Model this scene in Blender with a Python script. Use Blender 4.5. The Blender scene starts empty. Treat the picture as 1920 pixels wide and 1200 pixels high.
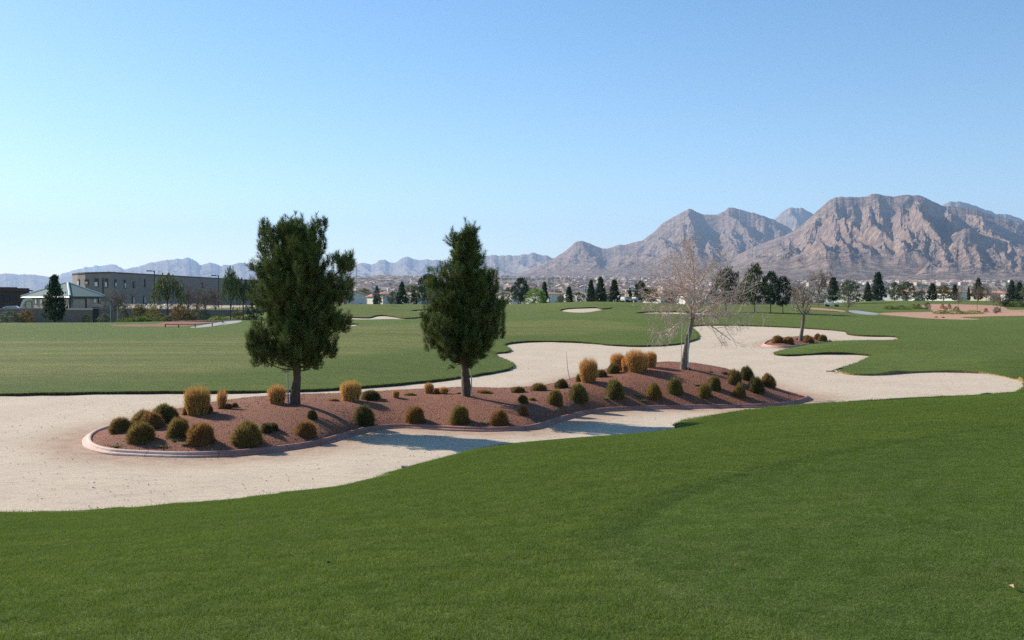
import bpy, math, random
import numpy as np
from mathutils import Vector, geometry

# ------------------------------------------------------------------ camera, sky, sun
SC = bpy.context.scene
COL = SC.collection
EYE = 3.5                      # eye height over the bunker sand (z = 0)
F = 1844.0                     # focal length in pixels of the 1920 px wide photograph
PITCH = math.atan(40 / F)
cam_d = bpy.data.cameras.new('camera'); cam = bpy.data.objects.new('camera', cam_d); COL.objects.link(cam)
cam_d.sensor_width = 36; cam_d.lens = 36 * F / 1920
cam_d.clip_start = 0.1; cam_d.clip_end = 60000
cam.location = (0, 0, EYE); cam.rotation_euler = (math.radians(90) - PITCH, 0, 0)
SC.camera = cam
SUN_AZ = math.atan2(-.81, .59)
SUN_EL = math.radians(29)
world = bpy.data.worlds.new('World'); SC.world = world; world.use_nodes = True
wt = world.node_tree; wt.nodes.clear()
wo = wt.nodes.new('ShaderNodeOutputWorld'); wb = wt.nodes.new('ShaderNodeBackground'); sk = wt.nodes.new('ShaderNodeTexSky')
sk.sky_type = 'NISHITA'; sk.sun_disc = False; sk.sun_elevation = SUN_EL; sk.sun_rotation = SUN_AZ
sk.altitude = 600; sk.air_density = 1.0; sk.dust_density = 0.35; sk.ozone_density = 1.6
wb.inputs['Strength'].default_value = 0.105
hs = wt.nodes.new('ShaderNodeHueSaturation'); hs.inputs['Saturation'].default_value = 1.28; hs.inputs['Hue'].default_value = .498
wt.links.new(sk.outputs[0], hs.inputs['Color']); wt.links.new(hs.outputs[0], wb.inputs[0]); wt.links.new(wb.outputs[0], wo.inputs[0])
sl = bpy.data.lights.new('sun', 'SUN'); so = bpy.data.objects.new('sun', sl); COL.objects.link(so)
sl.energy = 5.0; sl.angle = math.radians(0.5); sl.color = (1.0, .93, .82)
SUNV = Vector((math.sin(SUN_AZ) * math.cos(SUN_EL), math.cos(SUN_AZ) * math.cos(SUN_EL), math.sin(SUN_EL)))
so.rotation_euler = SUNV.to_track_quat('Z', 'Y').to_euler(); so.location = (-30, 20, 40)
SC.view_settings.view_transform = 'Standard'; SC.view_settings.look = 'None'
SC.view_settings.exposure = 0.60; SC.view_settings.gamma = 1
SC.cycles.use_denoising = False
SC.cycles.sample_clamp_indirect = 2.0
SC.cycles.volume_bounces = 1
SC.cycles.max_bounces = 8
SC.cycles.transparent_max_bounces = 8
HAZE_DENSITY = 4.4e-5

# ------------------------------------------------------------------ small helpers
def pdir(px, py):
    a = (px - 960) / F; b = (600 - py) / F
    return np.array([a, math.cos(PITCH) + b * math.sin(PITCH), -math.sin(PITCH) + b * math.cos(PITCH)])
def at_d(px, py, d):
    v = pdir(px, py); t = d / v[1]
    return np.array([v[0] * t, d, EYE + v[2] * t])
def at_z(px, py, z):
    v = pdir(px, py); t = (z - EYE) / v[2]
    return np.array([v[0] * t, v[1] * t, z])
def sm(a, b, x):
    t = np.clip((np.asarray(x, float) - a) / (b - a), 0, 1); return t * t * (3 - 2 * t)
def unit(a):
    return a / np.maximum(np.linalg.norm(a, axis=-1, keepdims=True), 1e-9)
def hash2(ix, iy, seed):
    n = (ix.astype(np.int64) * 374761393 + iy.astype(np.int64) * 668265263 + seed * 974634777) & 0xffffffff
    n = ((n ^ (n >> 13)) * 1274126177) & 0xffffffff
    return ((n ^ (n >> 16)) & 0xffff) / 65535.0
def vnoise(x, y, seed=0):
    x = np.asarray(x, float); y = np.asarray(y, float)
    ix = np.floor(x); iy = np.floor(y); fx = x - ix; fy = y - iy
    fx = fx * fx * fx * (fx * (fx * 6 - 15) + 10); fy = fy * fy * fy * (fy * (fy * 6 - 15) + 10)
    a = hash2(ix, iy, seed); b = hash2(ix + 1, iy, seed); c = hash2(ix, iy + 1, seed); d = hash2(ix + 1, iy + 1, seed)
    return (a + (b - a) * fx) * (1 - fy) + (c + (d - c) * fx) * fy
def fbm(x, y, o=4, seed=0):
    s = 0; a = .5; t = 0
    for k in range(o):
        s = s + a * vnoise(x * 2 ** k + 17.3 * k, y * 2 ** k - 9.1 * k, seed + k); t += a; a *= .5
    return s / t
def ridged(x, y, o=5, seed=0, gain=.5):
    s = 0; a = 1; t = 0; w = 1
    for k in range(o):
        n = 1 - np.abs(2 * vnoise(x * 2 ** k + 5.3 * k, y * 2 ** k + 3.7 * k, seed + k) - 1)
        n = n * n
        s = s + a * n * w; w = np.clip(n * 1.4, .25, 1); t += a; a *= gain
    return s / t

def tag(o, label=None, cat=None, group=None, kind=None):
    if label: o['label'] = label
    if cat: o['category'] = cat
    if group: o['group'] = group
    if kind: o['kind'] = kind
    return o
def empty(name, loc=(0, 0, 0), rz=0):
    o = bpy.data.objects.new(name, None); COL.objects.link(o)
    o.location = Vector([float(c) for c in loc]); o.rotation_euler = (0, 0, rz); o.empty_display_size = .2
    return o
def link(name, me, parent=None, loc=None, rz=0, scale=None, color=None):
    o = bpy.data.objects.new(name, me); COL.objects.link(o)
    if parent: o.parent = parent
    if loc is not None: o.location = Vector([float(c) for c in loc])
    if rz: o.rotation_euler = (0, 0, rz)
    if scale is not None: o.scale = scale
    if color is not None: o.color = (*color[:3], 1)
    return o

class MB:
    def __init__(s): s.V = []; s.F = []; s.n = 0; s.A = []
    def add(s, V, Fa, a=0.5, mat=0):
        V = np.asarray(V, float).reshape(-1, 3); Fa = np.asarray(Fa, int)
        if len(V) == 0 or len(Fa) == 0: return
        if Fa.ndim == 1: Fa = Fa[None]
        s.V.append(V); s.A.append(np.broadcast_to(np.asarray(a, float), (len(V),)).copy())
        s.F.append((Fa + s.n, mat)); s.n += len(V)
    def mesh(s, name, mats, smooth=False):
        me = bpy.data.meshes.new(name)
        V = np.concatenate(s.V); A = np.concatenate(s.A)
        loops = np.concatenate([f.ravel() for f, m in s.F])
        tot = np.concatenate([np.full(len(f), f.shape[1]) for f, m in s.F])
        mi = np.concatenate([np.full(len(f), m) for f, m in s.F])
        st = np.concatenate([[0], np.cumsum(tot)[:-1]])
        me.vertices.add(len(V)); me.vertices.foreach_set('co', V.astype(np.float32).ravel())
        me.loops.add(len(loops)); me.loops.foreach_set('vertex_index', loops.astype(np.int32))
        me.polygons.add(len(tot)); me.polygons.foreach_set('loop_start', st.astype(np.int32)); me.polygons.foreach_set('loop_total', tot.astype(np.int32))
        me.polygons.foreach_set('material_index', mi.astype(np.int32))
        me.polygons.foreach_set('use_smooth', np.full(len(tot), bool(smooth)))
        at = me.attributes.new('rnd', 'FLOAT', 'POINT'); at.data.foreach_set('value', A.astype(np.float32))
        for m in (mats if isinstance(mats, (list, tuple)) else [mats]): me.materials.append(m)
        me.update(calc_edges=True)
        return me
    def obj(s, name, mats, parent=None, smooth=False, **k):
        return link(name, s.mesh(name, mats, smooth), parent, **k)
    def box(s, c, d, rz=0, a=.5, mat=0, taper=1.0):
        x, y, z = [v / 2 for v in d]; t = taper
        V = np.array([(-x, -y, -z), (x, -y, -z), (x, y, -z), (-x, y, -z), (-x * t, -y * t, z), (x * t, -y * t, z), (x * t, y * t, z), (-x * t, y * t, z)])
        if rz:
            cc, ss = math.cos(rz), math.sin(rz); V = V @ np.array([[cc, ss, 0], [-ss, cc, 0], [0, 0, 1]])
        s.add(V + np.array(c), [(0, 3, 2, 1), (4, 5, 6, 7), (0, 1, 5, 4), (1, 2, 6, 5), (2, 3, 7, 6), (3, 0, 4, 7)], a, mat)
    def blades(s, P, Q, w, a, M=None, mat=0):
        P = np.asarray(P, float); Q = np.asarray(Q, float); n = len(P)
        w = np.broadcast_to(np.asarray(w, float), (n,))[:, None]; a = np.broadcast_to(np.asarray(a, float), (n,))
        rs = np.random.RandomState(n % 9973 + 3)
        side = unit(np.cross(Q - P, rs.normal(size=(n, 3))))
        if M is None:
            V = np.stack([P - side * w / 2, P + side * w / 2, Q], 1).reshape(-1, 3)
            s.add(V, np.arange(3 * n).reshape(n, 3), np.repeat(a, 3), mat)
        else:
            V = np.stack([P - side * w / 2, P + side * w / 2, M + side * w / 2.4, M - side * w / 2.4, Q], 1).reshape(-1, 3)
            i = np.arange(n)[:, None] * 5
            s.add(V, i + np.array([[0, 1, 2, 3]]), np.repeat(a, 5), mat)
            s.F.append((i + np.array([[3, 2, 4]]) + (s.n - len(V)), mat))
    def cards(s, C, size, a, seed=0, mat=0, up=None, asp=.6):
        n = len(C); rs = np.random.RandomState(seed)
        size = np.broadcast_to(np.asarray(size, float), (n,))[:, None]
        u = unit(rs.normal(size=(n, 3))) if up is None else unit(rs.normal(size=(n, 3)) * .45 + np.asarray(up))
        v = unit(np.cross(u, rs.normal(size=(n, 3))))
        V = np.stack([C - u * size * .5, C + v * size * asp * .5, C + u * size * .5, C - v * size * asp * .5], 1).reshape(-1, 3)
        s.add(V, np.arange(4 * n).reshape(n, 4), np.repeat(np.broadcast_to(np.asarray(a, float), (n,)), 4), mat)
    def tubes(s, P0, P1, R0, R1, k=4, a=.5, mat=0):
        P0 = np.asarray(P0, float); P1 = np.asarray(P1, float); n = len(P0)
        if n == 0: return
        d = unit(P1 - P0); ref = np.where(np.abs(d[:, 2:3]) > .9, np.array([[1., 0, 0]]), np.array([[0, 0, 1.]]))
        u = unit(np.cross(d, ref)); v = np.cross(d, u)
        ang = np.arange(k) * 2 * math.pi / k
        ring = u[:, None] * np.cos(ang)[None, :, None] + v[:, None] * np.sin(ang)[None, :, None]
        V = np.concatenate([P0[:, None] + ring * np.asarray(R0, float)[:, None, None], P1[:, None] + ring * np.asarray(R1, float)[:, None, None]], 1).reshape(-1, 3)
        q = np.array([[i, (i + 1) % k, k + (i + 1) % k, k + i] for i in range(k)])
        Fq = (np.arange(n)[:, None, None] * 2 * k + q[None]).reshape(-1, 4)
        s.add(V, Fq, np.repeat(np.broadcast_to(np.asarray(a, float), (n,)), 2 * k), mat)
    def path(s, pts, rad, k=8, a=.5, mat=0, cap=True):
        pts = np.asarray(pts, float); m = len(pts); rad = np.broadcast_to(np.asarray(rad, float), (m,))
        t = unit(np.gradient(pts, axis=0)); ref = np.array([0, 1., 0]) if abs(t[0][1]) < .8 else np.array([1., 0, 0])
        u = unit(np.cross(t, ref)); v = np.cross(t, u); ang = np.arange(k) * 2 * math.pi / k
        V = (pts[:, None] + (u[:, None] * np.cos(ang)[None, :, None] + v[:, None] * np.sin(ang)[None, :, None]) * rad[:, None, None]).reshape(-1, 3)
        Fq = [(i * k + j, i * k + (j + 1) % k, (i + 1) * k + (j + 1) % k, (i + 1) * k + j) for i in range(m - 1) for j in range(k)]
        s.add(V, Fq, a, mat)
        if cap:
            b = s.n - len(V)
            s.F.append((np.array([[b + j for j in range(k)]]), mat)); s.F.append((np.array([[b + (m - 1) * k + k - 1 - j for j in range(k)]]), mat))

# ------------------------------------------------------------------ materials
class NT:
    def __init__(s, name):
        s.m = bpy.data.materials.new(name); s.m.use_nodes = True; s.t = s.m.node_tree; s.t.nodes.clear()
        s.out = s.t.nodes.new('ShaderNodeOutputMaterial'); s.b = s.t.nodes.new('ShaderNodeBsdfPrincipled')
        s.t.links.new(s.b.outputs[0], s.out.inputs[0])
        s.b.inputs['Specular IOR Level'].default_value = .25
    def n(s, typ, **k):
        nd = s.t.nodes.new(typ)
        for a, v in k.items(): setattr(nd, a, v)
        return nd
    def l(s, a, b): s.t.links.new(a, b)
    def pos(s): return s.n('ShaderNodeNewGeometry').outputs['Position']
    def oco(s): return s.n('ShaderNodeTexCoord').outputs['Object']
    def mapv(s, vec, sc=(1, 1, 1), rot=(0, 0, 0)):
        m = s.n('ShaderNodeMapping'); m.inputs['Scale'].default_value = sc; m.inputs['Rotation'].default_value = rot; s.l(vec, m.inputs[0]); return m.outputs[0]
    def noise(s, vec, sc, det=4, rough=.55, dist=0):
        m = s.n('ShaderNodeTexNoise'); m.inputs['Scale'].default_value = sc; m.inputs['Detail'].default_value = det
        m.inputs['Roughness'].default_value = rough; m.inputs['Distortion'].default_value = dist; s.l(vec, m.inputs['Vector']); return m.outputs[0]
    def ramp(s, f, stops):
        r = s.n('ShaderNodeValToRGB'); e = r.color_ramp.elements
        while len(e) < len(stops): e.new(.5)
        for i, (p, c) in enumerate(stops):
            e[i].position = p; e[i].color = (*c, 1) if len(c) == 3 else c
        s.l(f, r.inputs[0]); return r.outputs[0]
    def rng(s, f, a, b, c=0, d=1):
        r = s.n('ShaderNodeMapRange'); r.inputs[1].default_value = a; r.inputs[2].default_value = b; r.inputs[3].default_value = c; r.inputs[4].default_value = d
        s.l(f, r.inputs[0]); return r.outputs[0]
    def mix(s, f, a, b, mode='MIX'):
        m = s.n('ShaderNodeMix', data_type='RGBA', blend_type=mode)
        for v, i in ((f, 0), (a, 6), (b, 7)):
            if isinstance(v, (int, float)): m.inputs[i].default_value = v
            elif isinstance(v, tuple): m.inputs[i].default_value = (*v, 1)
            else: s.l(v, m.inputs[i])
        return m.outputs[2]
    def math(s, op, a, b=None):
        m = s.n('ShaderNodeMath', operation=op)
        for i, v in enumerate((a, b)):
            if v is None: continue
            if isinstance(v, (int, float)): m.inputs[i].default_value = v
            else: s.l(v, m.inputs[i])
        return m.outputs[0]
    def attr(s, nm='rnd'):
        a = s.n('ShaderNodeAttribute'); a.attribute_name = nm; return a.outputs['Fac']
    def col(s, c):
        if isinstance(c, tuple): s.b.inputs['Base Color'].default_value = (*c, 1)
        else: s.l(c, s.b.inputs['Base Color'])
    def bump(s, h, st, dist):
        b = s.n('ShaderNodeBump'); b.inputs['Strength'].default_value = st; b.inputs['Distance'].default_value = dist
        s.l(h, b.inputs['Height']); s.l(b.outputs[0], s.b.inputs['Normal'])
    def rough(s, r): s.b.inputs['Roughness'].default_value = r
    def trans(s, col, f):
        # thin leaves let light through
        t = s.n('ShaderNodeBsdfTranslucent'); m = s.n('ShaderNodeMixShader'); m.inputs[0].default_value = f
        if isinstance(col, tuple): t.inputs[0].default_value = (*col, 1)
        else: s.l(col, t.inputs[0])
        s.l(s.b.outputs[0], m.inputs[1]); s.l(t.outputs[0], m.inputs[2]); s.l(m.outputs[0], s.out.inputs[0])

def mat_simple(name, c1, c2=None, scale=3, rough=.85, bump=0, bscale=None, spec=.25, metal=0):
    t = NT(name); co = t.oco()
    c2 = c2 or tuple(v * .75 for v in c1)
    n = t.noise(co, scale, 5, .6)
    t.col(t.ramp(n, [(.3, c1), (.7, c2)])); t.rough(rough); t.b.inputs['Specular IOR Level'].default_value = spec
    t.b.inputs['Metallic'].default_value = metal
    if bump: t.bump(t.noise(co, bscale or scale * 4, 4), bump, .02)
    return t.m

# mown zones of the near lawn: a fairway bounded by a parabola on the right
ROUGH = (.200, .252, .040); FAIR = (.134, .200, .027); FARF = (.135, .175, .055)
def lawn_colour(t, far_attr):
    p = t.pos(); sx = t.n('ShaderNodeSeparateXYZ'); t.l(p, sx.inputs[0]); X, Y = sx.outputs[0], sx.outputs[1]
    w = t.math('MULTIPLY', t.math('SUBTRACT', t.noise(p, .7, 3), .5), .35)
    par = t.math('ADD', t.math('MULTIPLY', t.math('POWER', t.math('ABSOLUTE', t.math('SUBTRACT', Y, 8.0)), 2.0), .118), .9)
    q = t.math('ADD', t.math('SUBTRACT', X, par), w)
    inside = t.rng(q, -.08, .12)
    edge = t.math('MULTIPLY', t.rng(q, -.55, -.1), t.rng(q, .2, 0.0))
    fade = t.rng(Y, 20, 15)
    inside = t.math('MULTIPLY', inside, t.rng(Y, 26, 18))
    big = t.noise(t.mapv(p, (.35, 1, 1)), .22, 4, .6)
    mid = t.noise(t.mapv(p, (.5, 1.4, 1), (0, 0, .3)), 1.6, 5, .7)
    c = t.mix(inside, t.mix(t.rng(Y, 26, 34), ROUGH, (.165, .222, .032)), FAIR)  # rough past the bunker: darker grass, with the bank's slope shading in its colour
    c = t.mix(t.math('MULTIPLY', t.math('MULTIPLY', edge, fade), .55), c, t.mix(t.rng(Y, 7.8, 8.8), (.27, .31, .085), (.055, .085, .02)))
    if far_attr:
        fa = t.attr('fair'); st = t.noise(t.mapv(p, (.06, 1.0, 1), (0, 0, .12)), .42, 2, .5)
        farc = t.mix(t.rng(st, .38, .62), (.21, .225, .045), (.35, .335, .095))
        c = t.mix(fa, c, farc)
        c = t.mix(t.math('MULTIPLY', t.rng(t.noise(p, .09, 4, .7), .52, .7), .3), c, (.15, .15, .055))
    c = t.mix(t.rng(big, .35, .7, 0, .5), c, t.mix(.5, c, (.10, .135, .03)))
    c = t.mix(t.rng(t.noise(t.mapv(p, (.6, 1, 1), (0, 0, .5)), .55, 6, .72), .50, .66, 0, .42), c, t.mix(.55, c, (.27, .25, .07)))
    c = t.mix(t.rng(mid, .38, .62, 0, .6), c, t.mix(.6, c, (.045, .085, .018)))
    return c, p, Y
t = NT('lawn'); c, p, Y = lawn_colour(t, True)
fine = t.noise(p, 38, 4, .75); fine2 = t.noise(t.mapv(p, (1, .5, 1)), 5.5, 5, .75)
c = t.mix(t.rng(fine, .36, .60, 0, .75), c, t.mix(.75, c, (.035, .05, .012)))
c = t.mix(t.rng(fine2, .42, .66, 0, .45), c, t.mix(.6, c, (.15, .17, .06)))
c = t.mix(1.0, c, t.ramp(t.rng(t.noise(t.mapv(p, (1, 1, 1)), 14, 5, .8), .35, .65), [(0, (.72, .72, .72)), (1, (1.25, 1.25, 1.2))]), 'MULTIPLY')
t.col(c); t.rough(.9); t.b.inputs['Specular IOR Level'].default_value = .1
t.bump(t.math('ADD', fine, t.noise(p, 9, 5, .7)), 1.0, .035)
M_LAWN = t.m
t = NT('grass_blade'); c, p, Y = lawn_colour(t, False)
c = t.mix(t.attr(), t.mix(.55, c, (.035, .075, .012)), t.mix(.45, c, (.15, .24, .055)))
c = t.mix(1.0, c, (1.3, 1.26, 1.15), 'MULTIPLY')
t.col(c); t.rough(.75); t.trans(c, .35); M_BLADE = t.m
M_SOIL = mat_simple('soil_lip', (.07, .047, .028), (.035, .024, .015), 5, .95, .8, 20)
M_DRYLIP = mat_simple('dry_lip', (.34, .24, .12), (.16, .11, .05), 4, .95, .8, 20)
t = NT('bunker_sand'); p = t.pos()
n1 = t.noise(p, .35, 4); n2 = t.noise(p, 22, 5, .75); n3 = t.noise(t.mapv(p, (.5, 1.3, 1), (0, 0, .5)), 3.2, 6, .72)
c = t.ramp(n1, [(.3, (.66, .525, .38)), (.7, (.58, .455, .325))])
c = t.mix(t.rng(n3, .50, .66, 0, .6), c, (.40, .305, .21))
c = t.mix(t.rng(n2, .42, .62, 0, .5), c, (.70, .60, .47))
c = t.mix(t.rng(t.noise(p, 70, 3, .8), .56, .7, 0, .6), c, (.36, .28, .20))
c = t.mix(t.math('MULTIPLY', t.attr('stain'), t.rng(t.noise(p, 2.5, 4, .7), .35, .65, .5, 1)), c, (.42, .255, .17))
t.col(c); t.rough(.95); t.b.inputs['Specular IOR Level'].default_value = .1
t.bump(t.math('ADD', t.math('MULTIPLY', t.noise(p, 55, 4, .8), .25), t.noise(t.mapv(p, (.55, 1.2, 1), (0, 0, .4)), 5, 6, .75)), .6, .05)
M_SAND = t.m
def gravel(name, a, b, d, s=30):
    t = NT(name); p = t.pos()
    v = t.n('ShaderNodeTexVoronoi'); v.inputs['Scale'].default_value = s; t.l(p, v.inputs['Vector'])
    c = t.ramp(t.noise(p, 1.1, 5, .7), [(.3, a), (.7, b)])
    c = t.mix(t.rng(t.noise(p, s * .8, 3, .7), .4, .66, 0, .65), c, d)
    c = t.mix(1.0, c, t.ramp(v.outputs['Color'], [(0, (.6, .6, .6)), (1, (1.3, 1.25, 1.2))]), 'MULTIPLY')
    t.col(c); t.rough(.95); t.bump(t.math('ADD', v.outputs['Distance'], t.noise(p, s * .3, 4)), .8, .03)
    return t.m
M_MULCH = gravel('red_gravel', (.36, .145, .082), (.285, .115, .066), (.18, .08, .05), 32)
M_BED = gravel('pink_gravel', (.60, .34, .23), (.52, .29, .19), (.42, .24, .16), 6)
M_BRICK = gravel('brick_gravel', (.34, .15, .09), (.27, .12, .075), (.2, .09, .06), 8)
M_PATH = mat_simple('path_concrete', (.42, .40, .38), (.34, .32, .30), .6, .9)
t = NT('curb_concrete'); co = t.pos()
c = t.ramp(t.noise(co, 1.6, 5, .7), [(.35, (.46, .235, .185)), (.65, (.34, .155, .12))])
c = t.mix(t.rng(t.attr(), .2, .9), c, (.74, .52, .42)); c = t.mix(t.rng(t.noise(co, 26, 4, .7), .5, .7, 0, .5), c, (.25, .13, .10))
j_ = t.math('FRACT', t.math('MULTIPLY', t.attr('arc'), .62)); c = t.mix(t.rng(j_, .022, .0, 0, .85), c, (.07, .04, .03))
c = t.mix(t.rng(t.noise(co, 4, 5, .8), .55, .72, 0, .6), c, (.22, .12, .09))
t.col(c); t.rough(.8); t.bump(t.noise(co, 30, 3), .3, .01); M_CURB = t.m
# foliage whose hue is the object's own colour
def leafmat(name, dark, light, tr, rough=.7, grad=False):
    t = NT(name); oi = t.n('ShaderNodeObjectInfo')
    r = t.attr(); c = t.mix(r, tuple([dark] * 3), tuple([light] * 3)); c = t.mix(1.0, oi.outputs['Color'], c, 'MULTIPLY')
    t.col(c); t.rough(rough); t.b.inputs['Specular IOR Level'].default_value = .15
    if tr: t.trans(c, tr)
    return t.m
M_LEAF = leafmat('foliage', .55, 1.6, .25)
M_NEEDLE = leafmat('pine_needles', .45, 1.8, .22)
M_TUFT = leafmat('straw', .45, 1.5, .35)
M_BUSH = leafmat('bush_blades', .35, 1.6, .38)
t = NT('pine_bark'); co = t.mapv(t.oco(), (1, 1, .35)); n = t.noise(co, 22, 6, .75)
t.col(t.ramp(n, [(.35, (.16, .105, .075)), (.6, (.075, .05, .037)), (.75, (.24, .17, .13))])); t.rough(.95); t.bump(n, 1, .03); M_BARK = t.m
t = NT('pale_bark'); co = t.mapv(t.oco(), (1, 1, .4)); n = t.noise(co, 14, 6, .7)
t.col(t.ramp(n, [(.3, (.27, .22, .18)), (.55, (.19, .148, .118)), (.72, (.10, .078, .064))])); t.rough(.9); t.bump(n, .6, .02); M_PALEBARK = t.m
M_TWIG = mat_simple('twig_bark', (.66, .53, .45), (.50, .38, .31), 6, .9)
M_BGBARK = mat_simple('dark_bark', (.10, .075, .055), (.06, .045, .035), 4, .95)
M_STAKE = mat_simple('stake_metal', (.52, .55, .52), (.40, .43, .40), 5, .6)

# ------------------------------------------------------------------ terrain
def sandz(y): return .0185 * np.maximum(np.asarray(y, float) - 45, 0)
def at_sand(px, py):
    z = 0.
    for _ in range(30): q = at_z(px, py, z); z = float(sandz(q[1]))
    return q
MAIN = [(-420,985,.12),(-200,972,.12),(0,960,.12),(150,957,.12),(300,947,.12),(430,936,.12),(520,925,.12),(620,914,.12),(690,899,.14),(730,886,.16),(770,874,.18),(830,858,.2),(880,845,.22),(950,833,.24),(1040,826,.25),(1094,822,.25),(1148,818,.25),(1203,816,.25),(1270,813,.24),(1304,809,.22),(1311,803,.2),(1295,799,.19),(1277,800,.18),(1270,795,.17),(1284,787,.17),(1322,780,.2),(1400,768,.25),(1480,760,.28),(1560,755,.3),(1700,746,.35),(1800,742,.38),(1870,737,.4),(1915,731,.4),
 (1921,722),(1905,713),(1870,705),(1820,699.5),(1760,698),(1700,700),(1650,704),(1600,704),(1572,698),(1580,692),(1605,684),(1625,675),(1633,669),(1600,665.5),(1530,665.5),(1470,668),(1453,665),(1465,660),(1490,654.5),(1520,648.5),(1555,643.5),(1600,640.5),(1677,640),(1678,633),(1620,631),(1590,628),(1580,622),(1500,616),(1400,611.5),(1330,611),(1297,613),(1300,620),(1310,630),(1305,638),(1280,645),(1250,649),(1200,651),(1150,649),(1080,643),(1000,642),(958,645),(946,650),(957,660),(930,664),(916,667),(935,671),(950,678),(964,688),(958,693),(940,698),(900,705),(850,712),(800,718),(750,723),(690,728),(600,734),(500,737),(400,738),(300,739),(200,740),(0,743),(-250,748),(-500,755)]
main_pts = []
for e in MAIN:
    if len(e) == 3: q = at_z(*e)
    else: q = at_sand(*e); q[2] = float(sandz(q[1])) + .105
    main_pts.append(q)
main_pts = np.array(main_pts)
CZ = [(0,700,.5),(300,698,.5),(600,692,.5),(850,672,.5),(-300,700,.5),(0,655,.75),(300,652,.8),(600,645,.8),(800,640,.78),(-300,655,.7),(0,630,1.0),(400,627,1.05),(700,621,1.1),(-300,630,1.),
      (920,655,.62),(1100,625,.95),(1200,630,.85),(1560,651,.62),(1640,652,.62),(1750,670,.42),(1850,680,.4),(1700,690,.3),(1780,640,.62)]
CD = [(0,607,82),(150,606.5,84),(-300,607,80),(300,612,82),(350,600,105),(430,600,104),(480,612,85),(600,604,96),(620,597,107),(760,598,106),(640,589,114),(720,584,118),(700,574,124),(620,576,122),(800,575,130),(860,572,140),
      (1000,610,85),(1000,592,108),(1000,577,132),(1000,569.5,150),(1100,591,112),(1100,586,118),(1100,575.5,126),(1100,566,137),(1160,566,140),(1180,585,116),(1300,600,100),(1300,584,128),(1300,573,175),(1440,600,104),(1440,587,123),(1440,578,165),
      (1600,610,92),(1600,592,118),(1700,618,84),(1700,604,104),(1740,596,120),(1640,588,134),(1600,581,150),(1900,650,62),(1900,700,42),(1900,620,85),(1900,600,108),(1900,590,128),(1800,583,150),(1900,578,165),(1740,568,178),(1860,570,180),
      (1650,564,192),(1600,568,190),(1720,564,194),(1560,576,150),(1900,564,205),(2300,600,108),(2300,650,60),(2500,580,180)]
CX = [(-6,-4,1.95),(0,-4,1.95),(6,-4,2.0),(0,0,1.85),(-3,0,1.8),(3,0,1.9),(0,3,1.76),(-3,6,1.42),(0,6,1.52),(3,6,1.6),(-6,10,.85),(0,12,1.1),(5,12,1.42),(10,14,1.5),(-2,15,.66),(-12,10,.9),(22,28,1.0),(20,12,1.6)]
CD += [(870,851,19.3),(950,837,18.6),(1040,830,18.2),(1120,823,18),(1203,819,18),(1300,811,18.5),(1350,800,20),(1420,775,22),(1560,760,22.5),(1700,751,23),(1800,747,24),(1870,742,25),(1915,739,26.5)]
for px in (0, 150, 300): CX.append(tuple(at_d(px, 600, 108)[:2]) + (.7,))
for px in (-200, 100, 300, 470): CX.append(((px - 960) / F * 200, 200, .8)); CX.append(((px - 960) / F * 300, 300, .5))
for px in (620, 800, 1000, 1200): CX.append(((px - 960) / F * 180, 180, 1.9)); CX.append(((px - 960) / F * 300, 300, 1.6))
for px in (1400, 1650, 1900, 2200): CX.append(((px - 960) / F * 240, 240, 2.0)); CX.append(((px - 960) / F * 320, 320, 1.6))
for px in (-600, 400, 1400, 2400): CX.append(((px - 960) / F * 420, 420, .8))
ctr = [at_z(*e) for e in CZ] + [at_d(*e) for e in CD] + [np.array(e) for e in CX] + list(main_pts)
ctr = np.array(ctr)
def uw(x, y): return np.stack([np.asarray(x, float) / (np.asarray(y, float) + 6), np.log(np.asarray(y, float) + 6)], -1)
cu = uw(ctr[:, 0], ctr[:, 1])
def phi(r2): return .5 * r2 * np.log(r2 + 1e-12)
def dist2(a, b): return ((a[:, None, :] - b[None]) ** 2).sum(-1)
n = len(cu); K = phi(dist2(cu, cu)) + np.eye(n) * 2e-5; Pm = np.c_[np.ones(n), cu]
A = np.block([[K, Pm], [Pm.T, np.zeros((3, 3))]]); sol = np.linalg.solve(A, np.r_[ctr[:, 2], np.zeros(3)])
TPW, TPA = sol[:n], sol[n:]
def terr(x, y):
    q = uw(np.ravel(x), np.ravel(y)); out = np.empty(len(q))
    for i in range(0, len(q), 4000):
        b = q[i:i + 4000]; out[i:i + 4000] = phi(dist2(b, cu)) @ TPW + TPA[0] + b @ TPA[1:]
    xr, yr = np.ravel(x), np.ravel(y)
    out += (fbm(xr / 7, yr / 7, 3, 5) - .5) * .05 * sm(8, 30, yr)
    return out.reshape(np.shape(x))

def catmull(P, m=6, closed=True):
    P = np.asarray(P, float); n = len(P); out = []
    for i in range(n if closed else n - 1):
        if closed: a, b, c, d = P[(i - 1) % n], P[i], P[(i + 1) % n], P[(i + 2) % n]
        else: a, b, c, d = P[max(i - 1, 0)], P[i], P[i + 1], P[min(i + 2, n - 1)]
        for k in range(m):
            s = k / m
            out.append(.5 * ((2 * b) + (-a + c) * s + (2 * a - 5 * b + 4 * c - d) * s * s + (-a + 3 * b - 3 * c + d) * s ** 3))
    if not closed: out.append(P[-1])
    return np.array(out)
def inpoly(pts, poly):
    x, y = pts[:, 0], pts[:, 1]; c = np.zeros(len(pts), bool); n = len(poly)
    for i in range(n):
        x1, y1 = poly[i][:2]; x2, y2 = poly[(i + 1) % n][:2]
        if y1 == y2: continue
        m = ((y1 > y) != (y2 > y)) & (x < (x2 - x1) * (y - y1) / (y2 - y1) + x1); c ^= m
    return c
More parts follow.
